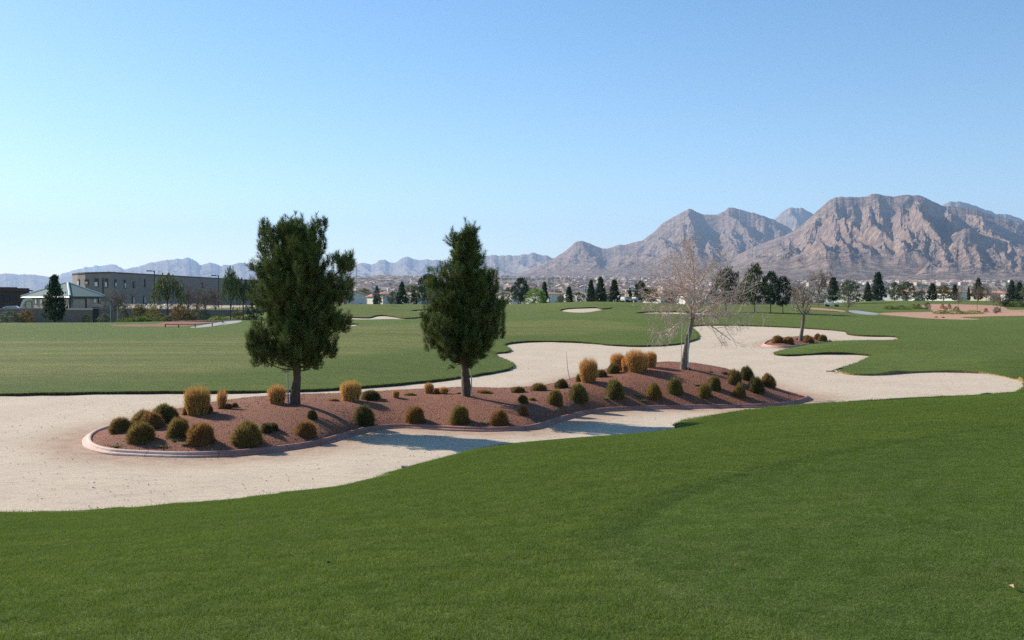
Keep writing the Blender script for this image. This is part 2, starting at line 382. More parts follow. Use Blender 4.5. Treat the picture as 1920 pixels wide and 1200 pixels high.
def resample(P, step_fn):
    out = []
    for i in range(len(P)):
        a, b = P[i], P[(i + 1) % len(P)]; L = np.linalg.norm(b - a); k = max(1, int(math.ceil(L / step_fn(a))))
        for j in range(k): out.append(a + (b - a) * j / k)
    return np.array(out)
def dpoly(p, poly):
    A_ = poly[:, :2]; B_ = np.roll(A_, -1, 0); AB = B_ - A_; out = np.empty(len(p))
    for i in range(0, len(p), 3000):
        q = p[i:i + 3000, None, :2]; t = np.clip(((q - A_) * AB).sum(-1) / ((AB ** 2).sum(-1) + 1e-12), 0, 1)
        out[i:i + 3000] = np.sqrt(((q - A_ - AB * t[..., None]) ** 2).sum(-1)).min(1)
    return out

main_c = catmull(main_pts[:, :2], 4)
main_r = resample(main_c, lambda a: .16 + .008 * a[1])
jit = (fbm(main_r[:, 0] * 2.3, main_r[:, 1] * 2.3, 3, 9) - .5) * .22
nrm = unit(np.stack([-(np.roll(main_r, -1, 0) - np.roll(main_r, 1, 0))[:, 1], (np.roll(main_r, -1, 0) - np.roll(main_r, 1, 0))[:, 0]], 1))
main_r = main_r + nrm * jit[:, None]

# island of red gravel inside the bunker: outline in the ground plane
def SZ(px, py, z=0.): q = at_z(px, py, z); return q[:2]
front = [(165,829),(172,840),(200,849),(240,853),(350,857),(450,853),(540,843),(600,833),(660,816),(700,806.5),(760,803),(850,807),(920,809),(970,807),(1005,803),(1060,786),(1120,773),(1200,768),(1280,766),(1350,765),(1430,763.5),(1485,758)]
isl = [SZ(*e) for e in front] + [SZ(1515,749), SZ(1495,742), SZ(1450,734), SZ(1400,715), SZ(1340,700), SZ(1250,694), SZ(1160,697), SZ(1090,710), SZ(1020,727), SZ(950,735), SZ(860,734), SZ(760,737), SZ(660,743), SZ(560,748), SZ(470,753), SZ(400,762), SZ(340,772), SZ(290,785), SZ(240,797), SZ(195,808), SZ(172,818)]
isl_c = catmull(np.array(isl), 5)
CREST = [(165,24.2,.0),(200,24.4,.12),(250,24.8,.25),(330,25.8,.42),(400,26.5,.50),(480,27,.58),(560,27.5,.60),(640,28.4,.53),(700,29.2,.50),(800,30.2,.52),(870,30.3,.56),(950,31,.5),(1040,31.5,.5),(1100,32.8,.66),(1180,35,.92),(1250,36,1.0),(1300,36,.97),(1360,35.6,.80),(1440,34.8,.36),(1490,34.4,.12),(1516,34.3,.0)]
cr = np.array(CREST, float); cr_px = cr[:, 0]
def mound(x, y):
    """height of the gravel island over the sand, polar about the camera station"""
    x = np.ravel(np.asarray(x, float)); y = np.ravel(np.asarray(y, float))
    px = x / y * F + 960; u = x / y
    P = isl_c; Q = np.roll(P, -1, 0)
    a = P[:, 0][None] - u[:, None] * P[:, 1][None]; b = Q[:, 0][None] - u[:, None] * Q[:, 1][None]
    hit = (a > 0) != (b > 0); tt = a / np.where(np.abs(a - b) < 1e-9, 1e-9, a - b)
    yy = P[:, 1][None] + tt * (Q[:, 1] - P[:, 1])[None]
    lo = np.where(hit, yy, 1e9).min(1); hi = np.where(hit, yy, -1e9).max(1)
    dc = np.interp(px, cr_px, cr[:, 1]); zc = np.interp(px, cr_px, cr[:, 2])
    dc = np.clip(dc, lo + .25 * (hi - lo), lo + .75 * (hi - lo))
    s = np.where(y < dc, (y - lo) / np.maximum(dc - lo, .05), (hi - y) / np.maximum(hi - dc, .05)); s = np.clip(s, 0, 1)
    h = zc * np.sin(s * math.pi / 2) ** .85 + .05 * np.clip(s * 6, 0, 1)
    h += (fbm(x * 1.3, y * 1.3, 3, 3) - .5) * .07 * s
    return np.where(lo < 1e8, h, 0)
isl2 = [at_sand(*e)[:2] for e in [(1432,647.5),(1440,651),(1465,652.8),(1488,652),(1512,648),(1530,645.3),(1553,642.5),(1550,638),(1520,635),(1480,635),(1445,640)]]
isl2_c = catmull(np.array(isl2), 5)
def mound2(x, y):
    p = np.stack([np.ravel(x), np.ravel(y)], 1); return sandz(p[:, 1]) + .32 * (1 - np.exp(-dpoly(p, isl2_c) / 1.0)) + .06
def gz(x, y):
    x = np.ravel(np.asarray(x, float)); y = np.ravel(np.asarray(y, float)); p = np.stack([x, y], 1)
    z = terr(x, y); m = inpoly(p, main_c)
    z = np.where(m, sandz(y), z)
    k = inpoly(p, isl_c)
    if k.any(): z[k] = mound(x[k], y[k])
    k = inpoly(p, isl2_c)
    if k.any(): z[k] = mound2(x[k], y[k])
    return z
DS = np.exp(np.linspace(math.log(5), math.log(330), 1100))
def hit(px, py, fn=gz):
    """where the line of sight through a pixel meets the ground"""
    v = pdir(px, py); X = v[0] / v[1] * DS; Z = EYE + v[2] / v[1] * DS
    g = fn(X, DS); k = np.argmax(Z <= g)
    if not (Z <= g).any(): return None
    d = DS[k]
    if k > 0:
        a, b = Z[k - 1] - g[k - 1], Z[k] - g[k]; d = DS[k - 1] + (DS[k] - DS[k - 1]) * a / (a - b)
    return np.array([v[0] / v[1] * d, d, EYE + v[2] / v[1] * d])
def ground_pt(px, d):
    x = (px - 960) / F * d; return np.array([x, d, float(gz(x, d)[0])])

def region(pxs, fn=None):
    out = []
    for e in pxs:
        h = hit(e[0], e[1], terr)
        if h is None: h = at_d(e[0], e[1], 140)
        out.append(h[:2])
    return catmull(np.array(out), 3)
REG = [('bunker_sand', main_r, None)]
for nm, pl in [('small_bunker', [(1050,581.5),(1062,578),(1092,576.5),(1118,576),(1128,578.5),(1148,576.5),(1146,578.5),(1120,582.5),(1095,586),(1065,585)]),
               ('small_bunker', [(620,597),(640,593.5),(688,595),(703,591.5),(718,590.5),(740,593),(760,596),(800,593.5),(800,595.5),(765,598.5),(730,598),(680,599)]),
               ('small_bunker', [(600,601),(630,601),(660,602),(646,606),(672,606.5),(664,611),(640,612),(600,612)]),
               ('small_bunker', [(770,581.5),(805,580),(805,583),(785,583.5)]),
               ('small_bunker', [(1190,587),(1230,583.5),(1300,584.5),(1370,588.5),(1300,589),(1230,587.5)]),
               ('gravel_bed', [(1650,587.5),(1690,585.5),(1748,584.5),(1742,579.5),(1726,573),(1760,570),(1860,572.5),(1885,577),(1900,581),(2000,581),(2000,592),(1920,592),(1850,593),(1800,595),(1838,598.5),(1800,599),(1740,597),(1690,593),(1655,590)]),
               ('gravel_bed', [(1522,577),(1560,579.5),(1585,583),(1580,585.5),(1560,583),(1522,580)]),
               ('gravel_bed', [(205,609.5),(250,608),(300,606.5),(330,601),(380,600.5),(412,603.5),(370,609),(330,612),(280,612),(235,612)]),
               ('cart_path', [(1590,583),(1605,582),(1625,584.5),(1648,588),(1640,590.5),(1610,588.5)]),
               ('cart_path', [(356,613.5),(385,608.5),(425,602.5),(450,601),(452,603),(440,606),(400,611.5),(372,614.5)])]:
    REG.append((nm, region(pl), None))

def delaun():
    pts = []; poly_ranges = []
    for nm, P, _ in REG:
        s = len(pts); pts += [tuple(q) for q in uw(P[:, 0], P[:, 1])]; poly_ranges.append((s, len(pts)))
    rs = np.random.RandomState(4)
    lo, hi = math.log(2.0), math.log(446)
    rows = np.linspace(lo, hi, 170); bnd = []
    allp = np.concatenate([uw(P[:, 0], P[:, 1]) for _, P, _ in REG])
    grid = []
    for r, w in enumerate(rows):
        us = np.linspace(-.95, .95, 130) + (.5 if r % 2 else 0) * (1.9 / 129)
        for u in us: grid.append((u + rs.uniform(-.002, .002), w + rs.uniform(-.004, .004)))
    grid = np.array(grid)
    extra = []       # finer points over the gravel island surroundings and the near bunker lip
    keep = np.ones(len(grid), bool)
    for i in range(0, len(grid), 1500):
        keep[i:i + 1500] = (dist2(grid[i:i + 1500] * np.array([1, .6]), allp * np.array([1, .6])).min(1) > .0035 ** 2)
    pts += [tuple(q) for q in grid[keep]]
    edges = []
    for s, e in poly_ranges: edges += [(i, i + 1 if i + 1 < e else s) for i in range(s, e)]
    res = geometry.delaunay_2d_cdt([Vector(q) for q in pts], edges, [], 0, 1e-7)
    V = np.array([tuple(v) for v in res[0]]); T = np.array([tuple(f) for f in res[2] if len(f) == 3])
    return V, T
UV, TR = delaun()
yy = np.exp(UV[:, 1]) - 6; xx = UV[:, 0] * (yy + 6)
XY = np.stack([xx, yy], 1)
cen = UV[TR].mean(1)
a_, b_, c_ = UV[TR[:, 0]], UV[TR[:, 1]], UV[TR[:, 2]]
flip = ((b_ - a_)[:, 0] * (c_ - a_)[:, 1] - (b_ - a_)[:, 1] * (c_ - a_)[:, 0]) < 0
TR[flip] = TR[flip][:, ::-1]
lab = np.full(len(TR), -1)
for k, (nm, P, _) in enumerate(REG):
    q = uw(P[:, 0], P[:, 1]); lab[inpoly(cen, q) & (lab < 0)] = k
ZT = terr(xx, yy)
# grass lip follows the surveyed lip heights; sand a step lower
def submesh(name, tris, z, mats, extra=None, attrs=None):
    ids, inv = np.unique(tris, return_inverse=True); mb = MB()
    mb.add(np.c_[XY[ids], z[ids]], inv.reshape(-1, 3), 0)
    nv = len(ids)
    if extra is not None:
        for V, Fa, m in extra: mb.add(V, Fa, 0, m)
    me = mb.mesh(name, mats, True)
    if attrs:
        for an, arr in attrs.items():
            at = me.attributes.new(an, 'FLOAT', 'POINT'); full = np.zeros(len(me.vertices)); full[:nv] = arr[ids]; at.data.foreach_set('value', full.astype(np.float32))
    return link(name, me)
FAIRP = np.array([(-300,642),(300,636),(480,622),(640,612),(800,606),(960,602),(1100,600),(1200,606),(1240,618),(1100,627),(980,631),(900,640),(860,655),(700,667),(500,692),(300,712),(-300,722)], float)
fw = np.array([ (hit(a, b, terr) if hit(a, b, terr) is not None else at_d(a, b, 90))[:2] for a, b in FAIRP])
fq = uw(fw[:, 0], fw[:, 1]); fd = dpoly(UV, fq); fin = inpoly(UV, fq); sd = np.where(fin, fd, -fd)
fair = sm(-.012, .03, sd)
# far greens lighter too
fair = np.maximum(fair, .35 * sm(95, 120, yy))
def skirt(k, depth_fn):
    """vertical soil faces between region k and the lawn"""
    own = {}
    for i in np.where(lab == k)[0]:
        t_ = TR[i]
        for e in ((t_[0], t_[1]), (t_[1], t_[2]), (t_[2], t_[0])): own[tuple(sorted(e))] = e if tuple(sorted(e)) not in own else None
    quads = [e for e in own.values() if e is not None]
    V = []; Fq = []; Fd = []
    for (a, b) in quads:
        i = len(V); za, zb = ZT[a], ZT[b]
        V += [(*XY[a], za), (*XY[b], zb), (*XY[b], depth_fn(b) - .03), (*XY[a], depth_fn(a) - .03)]
        dry = XY[a][0] > 10 and XY[a][1] < 50
        (Fd if dry else Fq).append((i, i + 1, i + 2, i + 3))
    return np.array(V), Fq, Fd
zs_main = sandz(yy) + (fbm(xx * .8, yy * .8, 3, 11) - .5) * .05
# sand rises a little onto the near lip
ext = []
V_, Fq_, Fd_ = skirt(0, lambda i: zs_main[i])
ext.append((V_, Fq_, 1)); 
if Fd_: ext.append((V_, Fd_, 2))
drops = {}
for k in range(1, 6):
    zk = ZT - .14; V_, Fq_, Fd_ = skirt(k, lambda i: zk[i])
    if len(V_): ext.append((V_, Fq_ + Fd_, 1))
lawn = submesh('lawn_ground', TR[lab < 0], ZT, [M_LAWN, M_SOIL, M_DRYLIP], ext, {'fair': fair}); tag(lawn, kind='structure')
stain = 1 - sm(.25, 1.9, dpoly(XY, isl_c)); stain = np.maximum(stain, .7 * (1 - sm(.2, 1.5, dpoly(XY, isl2_c))))
for k, (nm, P, _) in enumerate(REG):
    tr = TR[lab == k]
    if not len(tr): print('EMPTY region', nm, k); continue
    if nm == 'bunker_sand': o = submesh(nm, tr, zs_main, [M_SAND], None, {'stain': stain})
    elif nm == 'small_bunker': o = submesh(nm, tr, ZT - .14, [M_SAND])
    elif nm == 'gravel_bed': o = submesh(nm, tr, ZT, [M_BRICK if k == 8 else M_BED])
    else: o = submesh(nm, tr, ZT, [M_PATH])
    tag(o, kind='structure')

def mound_mesh(name, poly, fn, res, mat):
    P = np.asarray(poly); mn, mx = P.min(0), P.max(0)
    rs = np.random.RandomState(1); g = np.stack(np.meshgrid(np.arange(mn[0], mx[0], res), np.arange(mn[1], mx[1], res)), -1).reshape(-1, 2) + rs.uniform(-res * .3, res * .3, (1, 2))
    g = g[inpoly(g, P)]; g = g[dpoly(g, P) > res * .5]
    pts = [Vector(q) for q in np.r_[P, g]]; e = [(i, (i + 1) % len(P)) for i in range(len(P))]
    r = geometry.delaunay_2d_cdt(pts, e, [], 1, 1e-6); V = np.array([tuple(v) for v in r[0]]); T = np.array([tuple(f) for f in r[2] if len(f) == 3])
    z = fn(V[:, 0], V[:, 1]); mb = MB(); mb.add(np.c_[V, z], T, 0); o = mb.obj(name, mat, smooth=True); return o
shr = lambda P, k: P + nrm_in(P) * k
def nrm_in(P):
    t_ = np.roll(P, -1, 0) - np.roll(P, 1, 0); n_ = unit(np.stack([-t_[:, 1], t_[:, 0]], 1))
    area = (P[:, 0] * np.roll(P[:, 1], -1) - np.roll(P[:, 0], -1) * P[:, 1]).sum()
    return n_ * (1 if area > 0 else -1)
isl_in = isl_c + nrm_in(isl_c) * .06
tag(mound_mesh('gravel_island', isl_in, mound, .22, M_MULCH), kind='structure')
isl2_in = isl2_c + nrm_in(isl2_c) * .08
tag(mound_mesh('gravel_island', isl2_in, mound2, .35, M_MULCH), kind='structure')

def curb(poly, zfn, label, pale, scale=.85):
    P = resample(np.asarray(poly), lambda a: .25); N = -nrm_in(P); z0 = zfn(P[:, 1])
    prof = [(.15, -.06), (.15, .035), (.13, .055), (.055, .065), (.045, .075), (.03, .115), (.0, .135), (-.05, .138), (-.08, .12), (-.09, -.03)]
    k = len(prof); n_ = len(P); V = []; A_ = []; arc = np.r_[0, np.cumsum(np.linalg.norm(np.diff(P, axis=0), axis=1))]
    for i in range(n_):
        pa = pale(P[i])
        for o_, h_ in prof: V.append((P[i][0] + N[i][0] * o_ * scale, P[i][1] + N[i][1] * o_ * scale, z0[i] + h_ * scale)); A_.append(pa)
    Fq = [(i * k + j, ((i + 1) % n_) * k + j, ((i + 1) % n_) * k + j + 1, i * k + j + 1) for i in range(n_) for j in range(k - 1)]
    area = (P[:, 0] * np.roll(P[:, 1], -1) - np.roll(P[:, 0], -1) * P[:, 1]).sum()
    mb = MB(); mb.add(V, [f[::-1] for f in Fq] if area < 0 else Fq, A_); o = mb.obj('landscape_curb', M_CURB)
    at = o.data.attributes.new('arc', 'FLOAT', 'POINT'); at.data.foreach_set('value', np.repeat(arc, k).astype(np.float32))
    return tag(o, label, 'curb')
curb(isl_c, lambda y: y * 0, 'long red concrete curb winding round the big gravel island in the sand', lambda p: float(1 - sm(-8.2, -5.6, p[0])) )
curb(isl2_c, sandz, 'small pale pink concrete curb round the little gravel island with one tree', lambda p: .5, 1.1)

# ------------------------------------------------------------------ loose stones and bits lying about (uncountable)
def stones(name, P, size, mat, seed, kind='stuff', label=None, cat=None):
    rs = np.random.RandomState(seed); n = len(P); s = rs.uniform(.4, 1.4, n) * size
    base = np.array([(1, 0, 0), (-.5, .87, 0), (-.5, -.87, 0), (.1, .1, .75)]); ang = rs.uniform(0, 6.28, n)
    c, s_ = np.cos(ang), np.sin(ang)
    V = base[None] * s[:, None, None] * rs.uniform(.6, 1.3, (n, 4, 3)); R = V.copy()
    R[..., 0] = V[..., 0] * c[:, None] - V[..., 1] * s_[:, None]; R[..., 1] = V[..., 0] * s_[:, None] + V[..., 1] * c[:, None]
    V = (R + P[:, None]).reshape(-1, 3); i = np.arange(n)[:, None, None] * 4
    mb = MB(); mb.add(V, (i + np.array([[0, 1, 3], [1, 2, 3], [2, 0, 3]])).reshape(-1, 3), np.repeat(rs.rand(n), 4))
    o = mb.obj(name, mat); return tag(o, label, cat, kind=kind)
t = NT('stone_mix'); t.col(t.ramp(t.attr(), [(0, (.10, .055, .042)), (.6, (.22, .115, .085)), (.93, (.30, .19, .15)), (1, (.6, .52, .45))])); t.rough(.9); M_STONE = t.m
t = NT('sand_bits'); t.col(t.ramp(t.attr(), [(0, (.14, .10, .065)), (.6, (.33, .25, .17)), (1, (.62, .55, .45))])); t.rough(.95); M_BITS = t.m
rs = np.random.RandomState(8)
g = np.c_[rs.uniform(-11, 11, 60000), rs.uniform(21, 46, 60000)]; g = g[inpoly(g, isl_in)][:15000]
stones('gravel_stones', np.c_[g, mound(g[:, 0], g[:, 1]) - .004], .021, M_STONE, 2, label='loose reddish gravel scattered over the island mound', cat='gravel')
g = np.c_[rs.uniform(-22, 24, 26000), np.exp(rs.uniform(math.log(15), math.log(80), 26000))]; g = g[inpoly(g, main_r) & ~inpoly(g, isl_c) & ~inpoly(g, isl2_c)]
cl = fbm(g[:, 0] * .5, g[:, 1] * .5, 3, 21); g = g[cl > .40][:3000]
stones('sand_debris', np.c_[g, sandz(g[:, 1]) + .012], .016, M_BITS, 3, label='small dry leaf bits and pebbles strewn over the pale bunker sand', cat='debris')

# ------------------------------------------------------------------ near turf: real blades, instanced patches
def turf():
    rs = np.random.RandomState(12); S = .5
    def patch(name, h0, h1, n, w):
        P = np.c_[rs.uniform(-S / 2 * 1.1, S / 2 * 1.1, (n, 2)), np.full(n, -.004)]; h = rs.uniform(h0, h1, n)
        ln = rs.normal(size=(n, 2)) * .55; Q = P + np.c_[ln * h[:, None], h]
        mb = MB(); mb.blades(P, Q, rs.uniform(.7, 1.3, n) * w, rs.rand(n)); return bpy.data.objects.new(name, mb.mesh(name, M_BLADE))
    pr = patch('turf_patch_rough', .016, .036, 2600, .0042); pf = patch('turf_patch_short', .010, .021, 2800, .0038)
    pts = []; step = .46
    ys = np.arange(2.6, 34, step)
    for y in ys:
        hw = .56 * y + 1.6; xs = np.arange(-hw, hw, step) + rs.uniform(0, step)
        pts.append(np.c_[xs, np.full(len(xs), y)])
    pts = np.concatenate(pts) + rs.uniform(-.05, .05, (sum(len(p) for p in pts), 2))
    ins = inpoly(pts, main_r); dm = dpoly(pts, main_r); pts = pts[~ins & (dm > .27)]
    pts = pts[pts[:, 1] < 35]
    # nearer edge pieces are covered by small fringe patches
    x, y = pts[:, 0], pts[:, 1]; z = terr(x, y); e = .2
    nx = -(terr(x + e, y) - terr(x - e, y)) / (2 * e); ny = -(terr(x, y + e) - terr(x, y - e)) / (2 * e)
    rough = (x < .9 + .118 * (y - 8) ** 2) | (y > 20)
    for nm, src, msk in (('turf_rough', pr, rough), ('turf_short', pf, ~rough)):
        me = bpy.data.meshes.new(nm); q = np.c_[x, y, z][msk]; me.vertices.add(len(q)); me.vertices.foreach_set('co', q.astype(np.float32).ravel())
        at = me.attributes.new('nrm', 'FLOAT_VECTOR', 'POINT'); nn = unit(np.c_[nx, ny, np.ones(len(x))][msk]); at.data.foreach_set('vector', nn.astype(np.float32).ravel())
        o = link('turf_grass', me); tag(o, 'short mown grass blades of the near lawn' if nm == 'turf_short' else 'slightly longer grass blades of the near lawn', 'grass', kind='stuff')
        ng = bpy.data.node_groups.new(nm, 'GeometryNodeTree'); ng.interface.new_socket('Geometry', in_out='INPUT', socket_type='NodeSocketGeometry'); ng.interface.new_socket('Geometry', in_out='OUTPUT', socket_type='NodeSocketGeometry')
        N = ng.nodes; gi = N.new('NodeGroupInput'); go = N.new('NodeGroupOutput'); iop = N.new('GeometryNodeInstanceOnPoints'); oi = N.new('GeometryNodeObjectInfo'); oi.inputs['Object'].default_value = src
        na = N.new('GeometryNodeInputNamedAttribute'); na.data_type = 'FLOAT_VECTOR'; na.inputs['Name'].default_value = 'nrm'
        al = N.new('FunctionNodeAlignEulerToVector'); al.axis = 'Z'; ng.links.new(na.outputs['Attribute'], al.inputs['Vector'])
        rv = N.new('FunctionNodeRandomValue'); rv.data_type = 'FLOAT'; rv.inputs[2].default_value = 0; rv.inputs[3].default_value = 6.283
        cx = N.new('ShaderNodeCombineXYZ'); ng.links.new(rv.outputs[1], cx.inputs[2])
        ri = N.new('GeometryNodeRotateInstances'); ri.inputs['Local Space'].default_value = True
        ng.links.new(gi.outputs[0], iop.inputs['Points']); ng.links.new(oi.outputs['Geometry'], iop.inputs['Instance']); ng.links.new(al.outputs[0], iop.inputs['Rotation'])
        ng.links.new(iop.outputs[0], ri.inputs[0]); ng.links.new(cx.outputs[0], ri.inputs['Rotation']); ng.links.new(ri.outputs[0], go.inputs[0])
        md = o.modifiers.new('turf', 'NODES'); md.node_group = ng
    # fringe along every bunker lip within sight
    P = resample(main_r, lambda a: .02 if a[1] < 45 else .06); P = P[(P[:, 1] < 95)]
    k = 3; P = np.repeat(P, k, 0); n = len(P); out = rs.normal(size=(n, 2)) * .035
    P = P + out; z = terr(P[:, 0], P[:, 1]); sc = 1 + .02 * P[:, 1]
    h = rs.uniform(.008, .028, n) * sc * (.4 + 1.8 * fbm(P[:, 0] * 2.2, P[:, 1] * 2.2, 2, 33)); Q = np.c_[P + rs.normal(size=(n, 2)) * .022 * sc[:, None], z + h]
    # blades straying over the edge hang down
    mb = MB(); mb.blades(np.c_[P, z - .03], Q, .006 * sc, rs.rand(n)); o = mb.obj('edge_grass', M_BLADE); tag(o, 'ragged grass fringe along the lip of the bunker', 'grass', kind='stuff')
turf()

# ------------------------------------------------------------------ plants of the island
def bush_mesh(seed, lobes=None, n=3600, flat=1.0):
    rs = np.random.RandomState(seed); mb = MB()
    lobes = lobes or [(0, 0, 1.0, 1.0)]
    for (ox, oy, r, hh) in lobes:
        m = int(n * r); th = rs.uniform(0, 6.283, m); c = rs.uniform(0, 1, m) ** .85; el = np.arcsin(c)
        lump = 1 + .24 * (fbm(np.cos(th) * 1.6 + 9, np.sin(th) * 1.6 + el * 1.8, 3, seed) - .5) * 2
        d = np.c_[np.cos(th) * np.cos(el), np.sin(th) * np.cos(el), np.sin(el)]
        S = np.array([.5 * r, .5 * r, .80 * hh * flat])
        surf = d * S * lump[:, None]
        surf[:, 2] = np.maximum(surf[:, 2], 0)
        inner = surf * rs.uniform(.55, .85, (m, 1)); tipd = unit(d * np.array([1, 1, .8]) + np.array([0, 0, .10]) + rs.normal(size=(m, 3)) * .24)
        Q = surf * .92 + tipd * (rs.uniform(.03, .075, (m, 1)) + .09 * (rs.rand(m, 1) < .05)) * r
        # skirt blades bend down at the base
        low = el < .35; Q[low, 2] -= .05 * rs.rand(low.sum()); inner[:, 2] = np.maximum(inner[:, 2], -.02)
        mb.blades(inner + np.array([ox, oy, 0]), Q + np.array([ox, oy, 0]), rs.uniform(.012, .022, m), np.clip(rs.normal(.45, .25, m), 0, 1))
        # dense heart
        k = 12; R_ = 6; V = []; 
        for i in range(R_ + 1):
            e_ = i / R_ * math.pi / 2
            for j in range(k): a_ = j / k * 6.283; V.append((ox + math.cos(a_) * math.cos(e_) * S[0] * .84, oy + math.sin(a_) * math.cos(e_) * S[1] * .84, math.sin(e_) * S[2] * .84 - .03))
        mb.add(V, [(i * k + j, i * k + (j + 1) % k, (i + 1) * k + (j + 1) % k, (i + 1) * k + j) for i in range(R_) for j in range(k)], .12)
    return mb.mesh('bush', M_BUSH)
BUSH = [bush_mesh(s) for s in range(4)] + [bush_mesh(9, [(-.22, 0, .62, .8), (.24, .03, .58, .72)]), bush_mesh(10, None, 3200, .7)]
GRN = (.245, .20, .06); OLV = (.31, .215, .065); BRN = (.37, .205, .070); DRK = (.185, .15, .05); RED = (.33, .15, .070)
def bush(px, py, w, h, var, col, label, group='clipped domed bushes on the gravel island', d=None):
    q = hit(px, py - 1) if d is None else ground_pt(px, d)
    s = w / F * q[1] * 1.0; sh = h / F * q[1] * 1.02
    o = link('domed_bush', BUSH[var], loc=(q[0], q[1] + s * .30, float(gz(q[0], q[1] + s * .30)[0]) - .03), rz=random.Random(px).uniform(0, 6.28), scale=(s * 1.02, s * 1.02, sh / .90), color=col)
    return tag(o, label, 'bush', group)
B = [
 (221,813,43,33,0,OLV,'reddish brown domed bush at the far left tip of the gravel island'),
 (262,803,48,38,1,OLV,'yellow green bush peeping out between two darker ones at the left tip'),
 (281,806,48,38,2,BRN,'brown bush in the middle of the clump at the island left end'),
 (306,793,54,38,3,GRN,'large green topped bush at the back of the clump left of the golden tuft'),
 (259,832,56,44,1,OLV,'domed bush nearest the pale curb end on the left'),
 (330,822,50,42,0,OLV,'bush with two small weeds at its foot, fourth along the curb from the left'),
 (371,836,60,46,2,BRN,'brown domed bush close to the curb right of the weedy one'),
 (458,838,64,48,3,OLV,'biggest domed bush by the curb, in front of the first pine'),
 (503,812,42,26,4,DRK,'low twin lobed bush halfway up the mound left of the first pine'),
 (571,820,42,32,0,BRN,'small brown bush below the first pine beside the trunk shadow'),
 (584,787,22,21,1,DRK,'tiny dark bush just right of the first pine at the trunk shadow'),
 (349,779,20,22,1,OLV,'small olive bush hiding behind the left side of the tall golden tuft'),
 (389,775,18,20,2,RED,'small dark red bush tucked behind the right side of the tall golden tuft'),
 (438,765,16,18,5,OLV,'tiny green bush beside the thin leaning golden tuft'),
 (427,768,18,14,2,RED,'low dark bush at the foot of the thin leaning golden tuft'),
 (624,753,23,10,5,BRN,'flat little bush left of the bright golden tuft behind the crest'),
 (694,751,38,22,0,DRK,'dark green dome right of the bright golden tuft on the crest'),
 (768,743,25,11,5,OLV,'flat bush on the crest right of the shortest golden tuft'),
 (819,740,16,14,1,OLV,'small olive bush squeezed between two short golden tufts'),
 (860,740,12,9,5,OLV,'tiny bush right behind the stake of the second pine'),
 (908,738,30,10,5,BRN,'flat brown bush on the crest right of the second pine'),
 (971,737,30,14,0,OLV,'low dome on the crest, leftmost of two right of the second pine'),
 (1010,734,34,18,2,OLV,'wide olive dome on the crest, rightmost of two right of the second pine'),
 (1053,729,28,21,3,DRK,'round green bush beside the tall bare stem'),
 (680,800,44,42,1,DRK,'dark bush in deep shade of the first pine on the front slope'),
 (777,798,42,38,2,BRN,'brown tinged bush on the front slope between the two pines'),
 (861,798,42,40,0,OLV,'domed bush on the front slope straight below the second pine'),
 (935,799,38,32,3,BRN,'front slope bush right of the second pine with a weed at its left'),
 (981,757,22,19,1,GRN,'small green bush by the thin trunk shadow of the second pine'),
 (998,752,14,11,5,OLV,'very small bush touching the right of the one by the trunk shadow'),
 (981,780,22,24,0,BRN,'small brown bush low on the slope near the curb bend'),
 (1041,761,34,34,2,OLV,'bush just above the curb bend, left of the bigger pair'),
 (1085,757,40,40,1,GRN,'tall green bush on the slope in front of the leftmost right hand golden tuft'),
 (1154,750,38,40,0,GRN,'round green bush with a yellow weed on its left, centre of the right slope'),
 (1227,751,33,32,3,OLV,'round bush with scattered weeds on its left below the bare tree'),
 (1268,741,32,34,2,GRN,'upright green bush directly below the bare tree trunk'),
 (1322,747,28,28,1,OLV,'small olive ball bush right of the upright green one below the bare tree'),
 (1341,733,28,30,0,GRN,'dark green bush just behind the small olive ball bush'),
 (1389,747,26,30,3,OLV,'light olive bush in front of the crowded right hand cluster'),
 (1379,723,32,32,2,OLV,'left back bush of the crowded right hand cluster'),
 (1402,715,30,32,1,DRK,'tallest topmost bush of the crowded right hand cluster'),
 (1420,738,34,34,0,DRK,'low bush in the middle of the crowded right hand cluster'),
 (1443,727,30,29,3,BRN,'rightmost bush of the island, standing apart towards the curb tip'),
 (1360,703,18,10,5,RED,'flat reddish bush on the crest right of the bare tree'),
 (1332,699,11,5,5,RED,'tiny reddish bush farthest along the crest between bare tree and cluster'),
 (1291,694,11,8,5,BRN,'tiny bush at the right foot of the bare tree stake'),
 (1087,717,16,20,2,GRN,'green bush behind the left edge of the leftmost right hand golden tuft'),
 (1128,708,24,17,0,GRN,'low green bush just right of the leftmost right hand golden tuft'),
 (1151,701,26,22,3,GRN,'round bush in front of the golden tuft pair left of the big one'),
]
for e in B: bush(*e)
q = hit(1128, 700); 
for e in [(1460,644,23,17,0,BRN,'leftmost domed bush on the small round gravel island'),
          (1481,646,21,16,1,BRN,'second domed bush from the left on the small gravel island'),
          (1499,639,12,8,5,RED,'low bush behind the trunk foot of the leaning small tree'),
          (1513,640,17,12,2,OLV,'back bush of the pair right of the leaning small tree'),
          (1518,646,22,17,3,BRN,'front bush of the pair right of the leaning small tree'),
          (1534,638,14,14,1,RED,'reddish back bush at the right end of the small gravel island'),
          (1544,643,19,16,0,OLV,'rightmost bush of the small gravel island beside the grass tongue')]:
    bush(*e, group='domed bushes on the small gravel island')

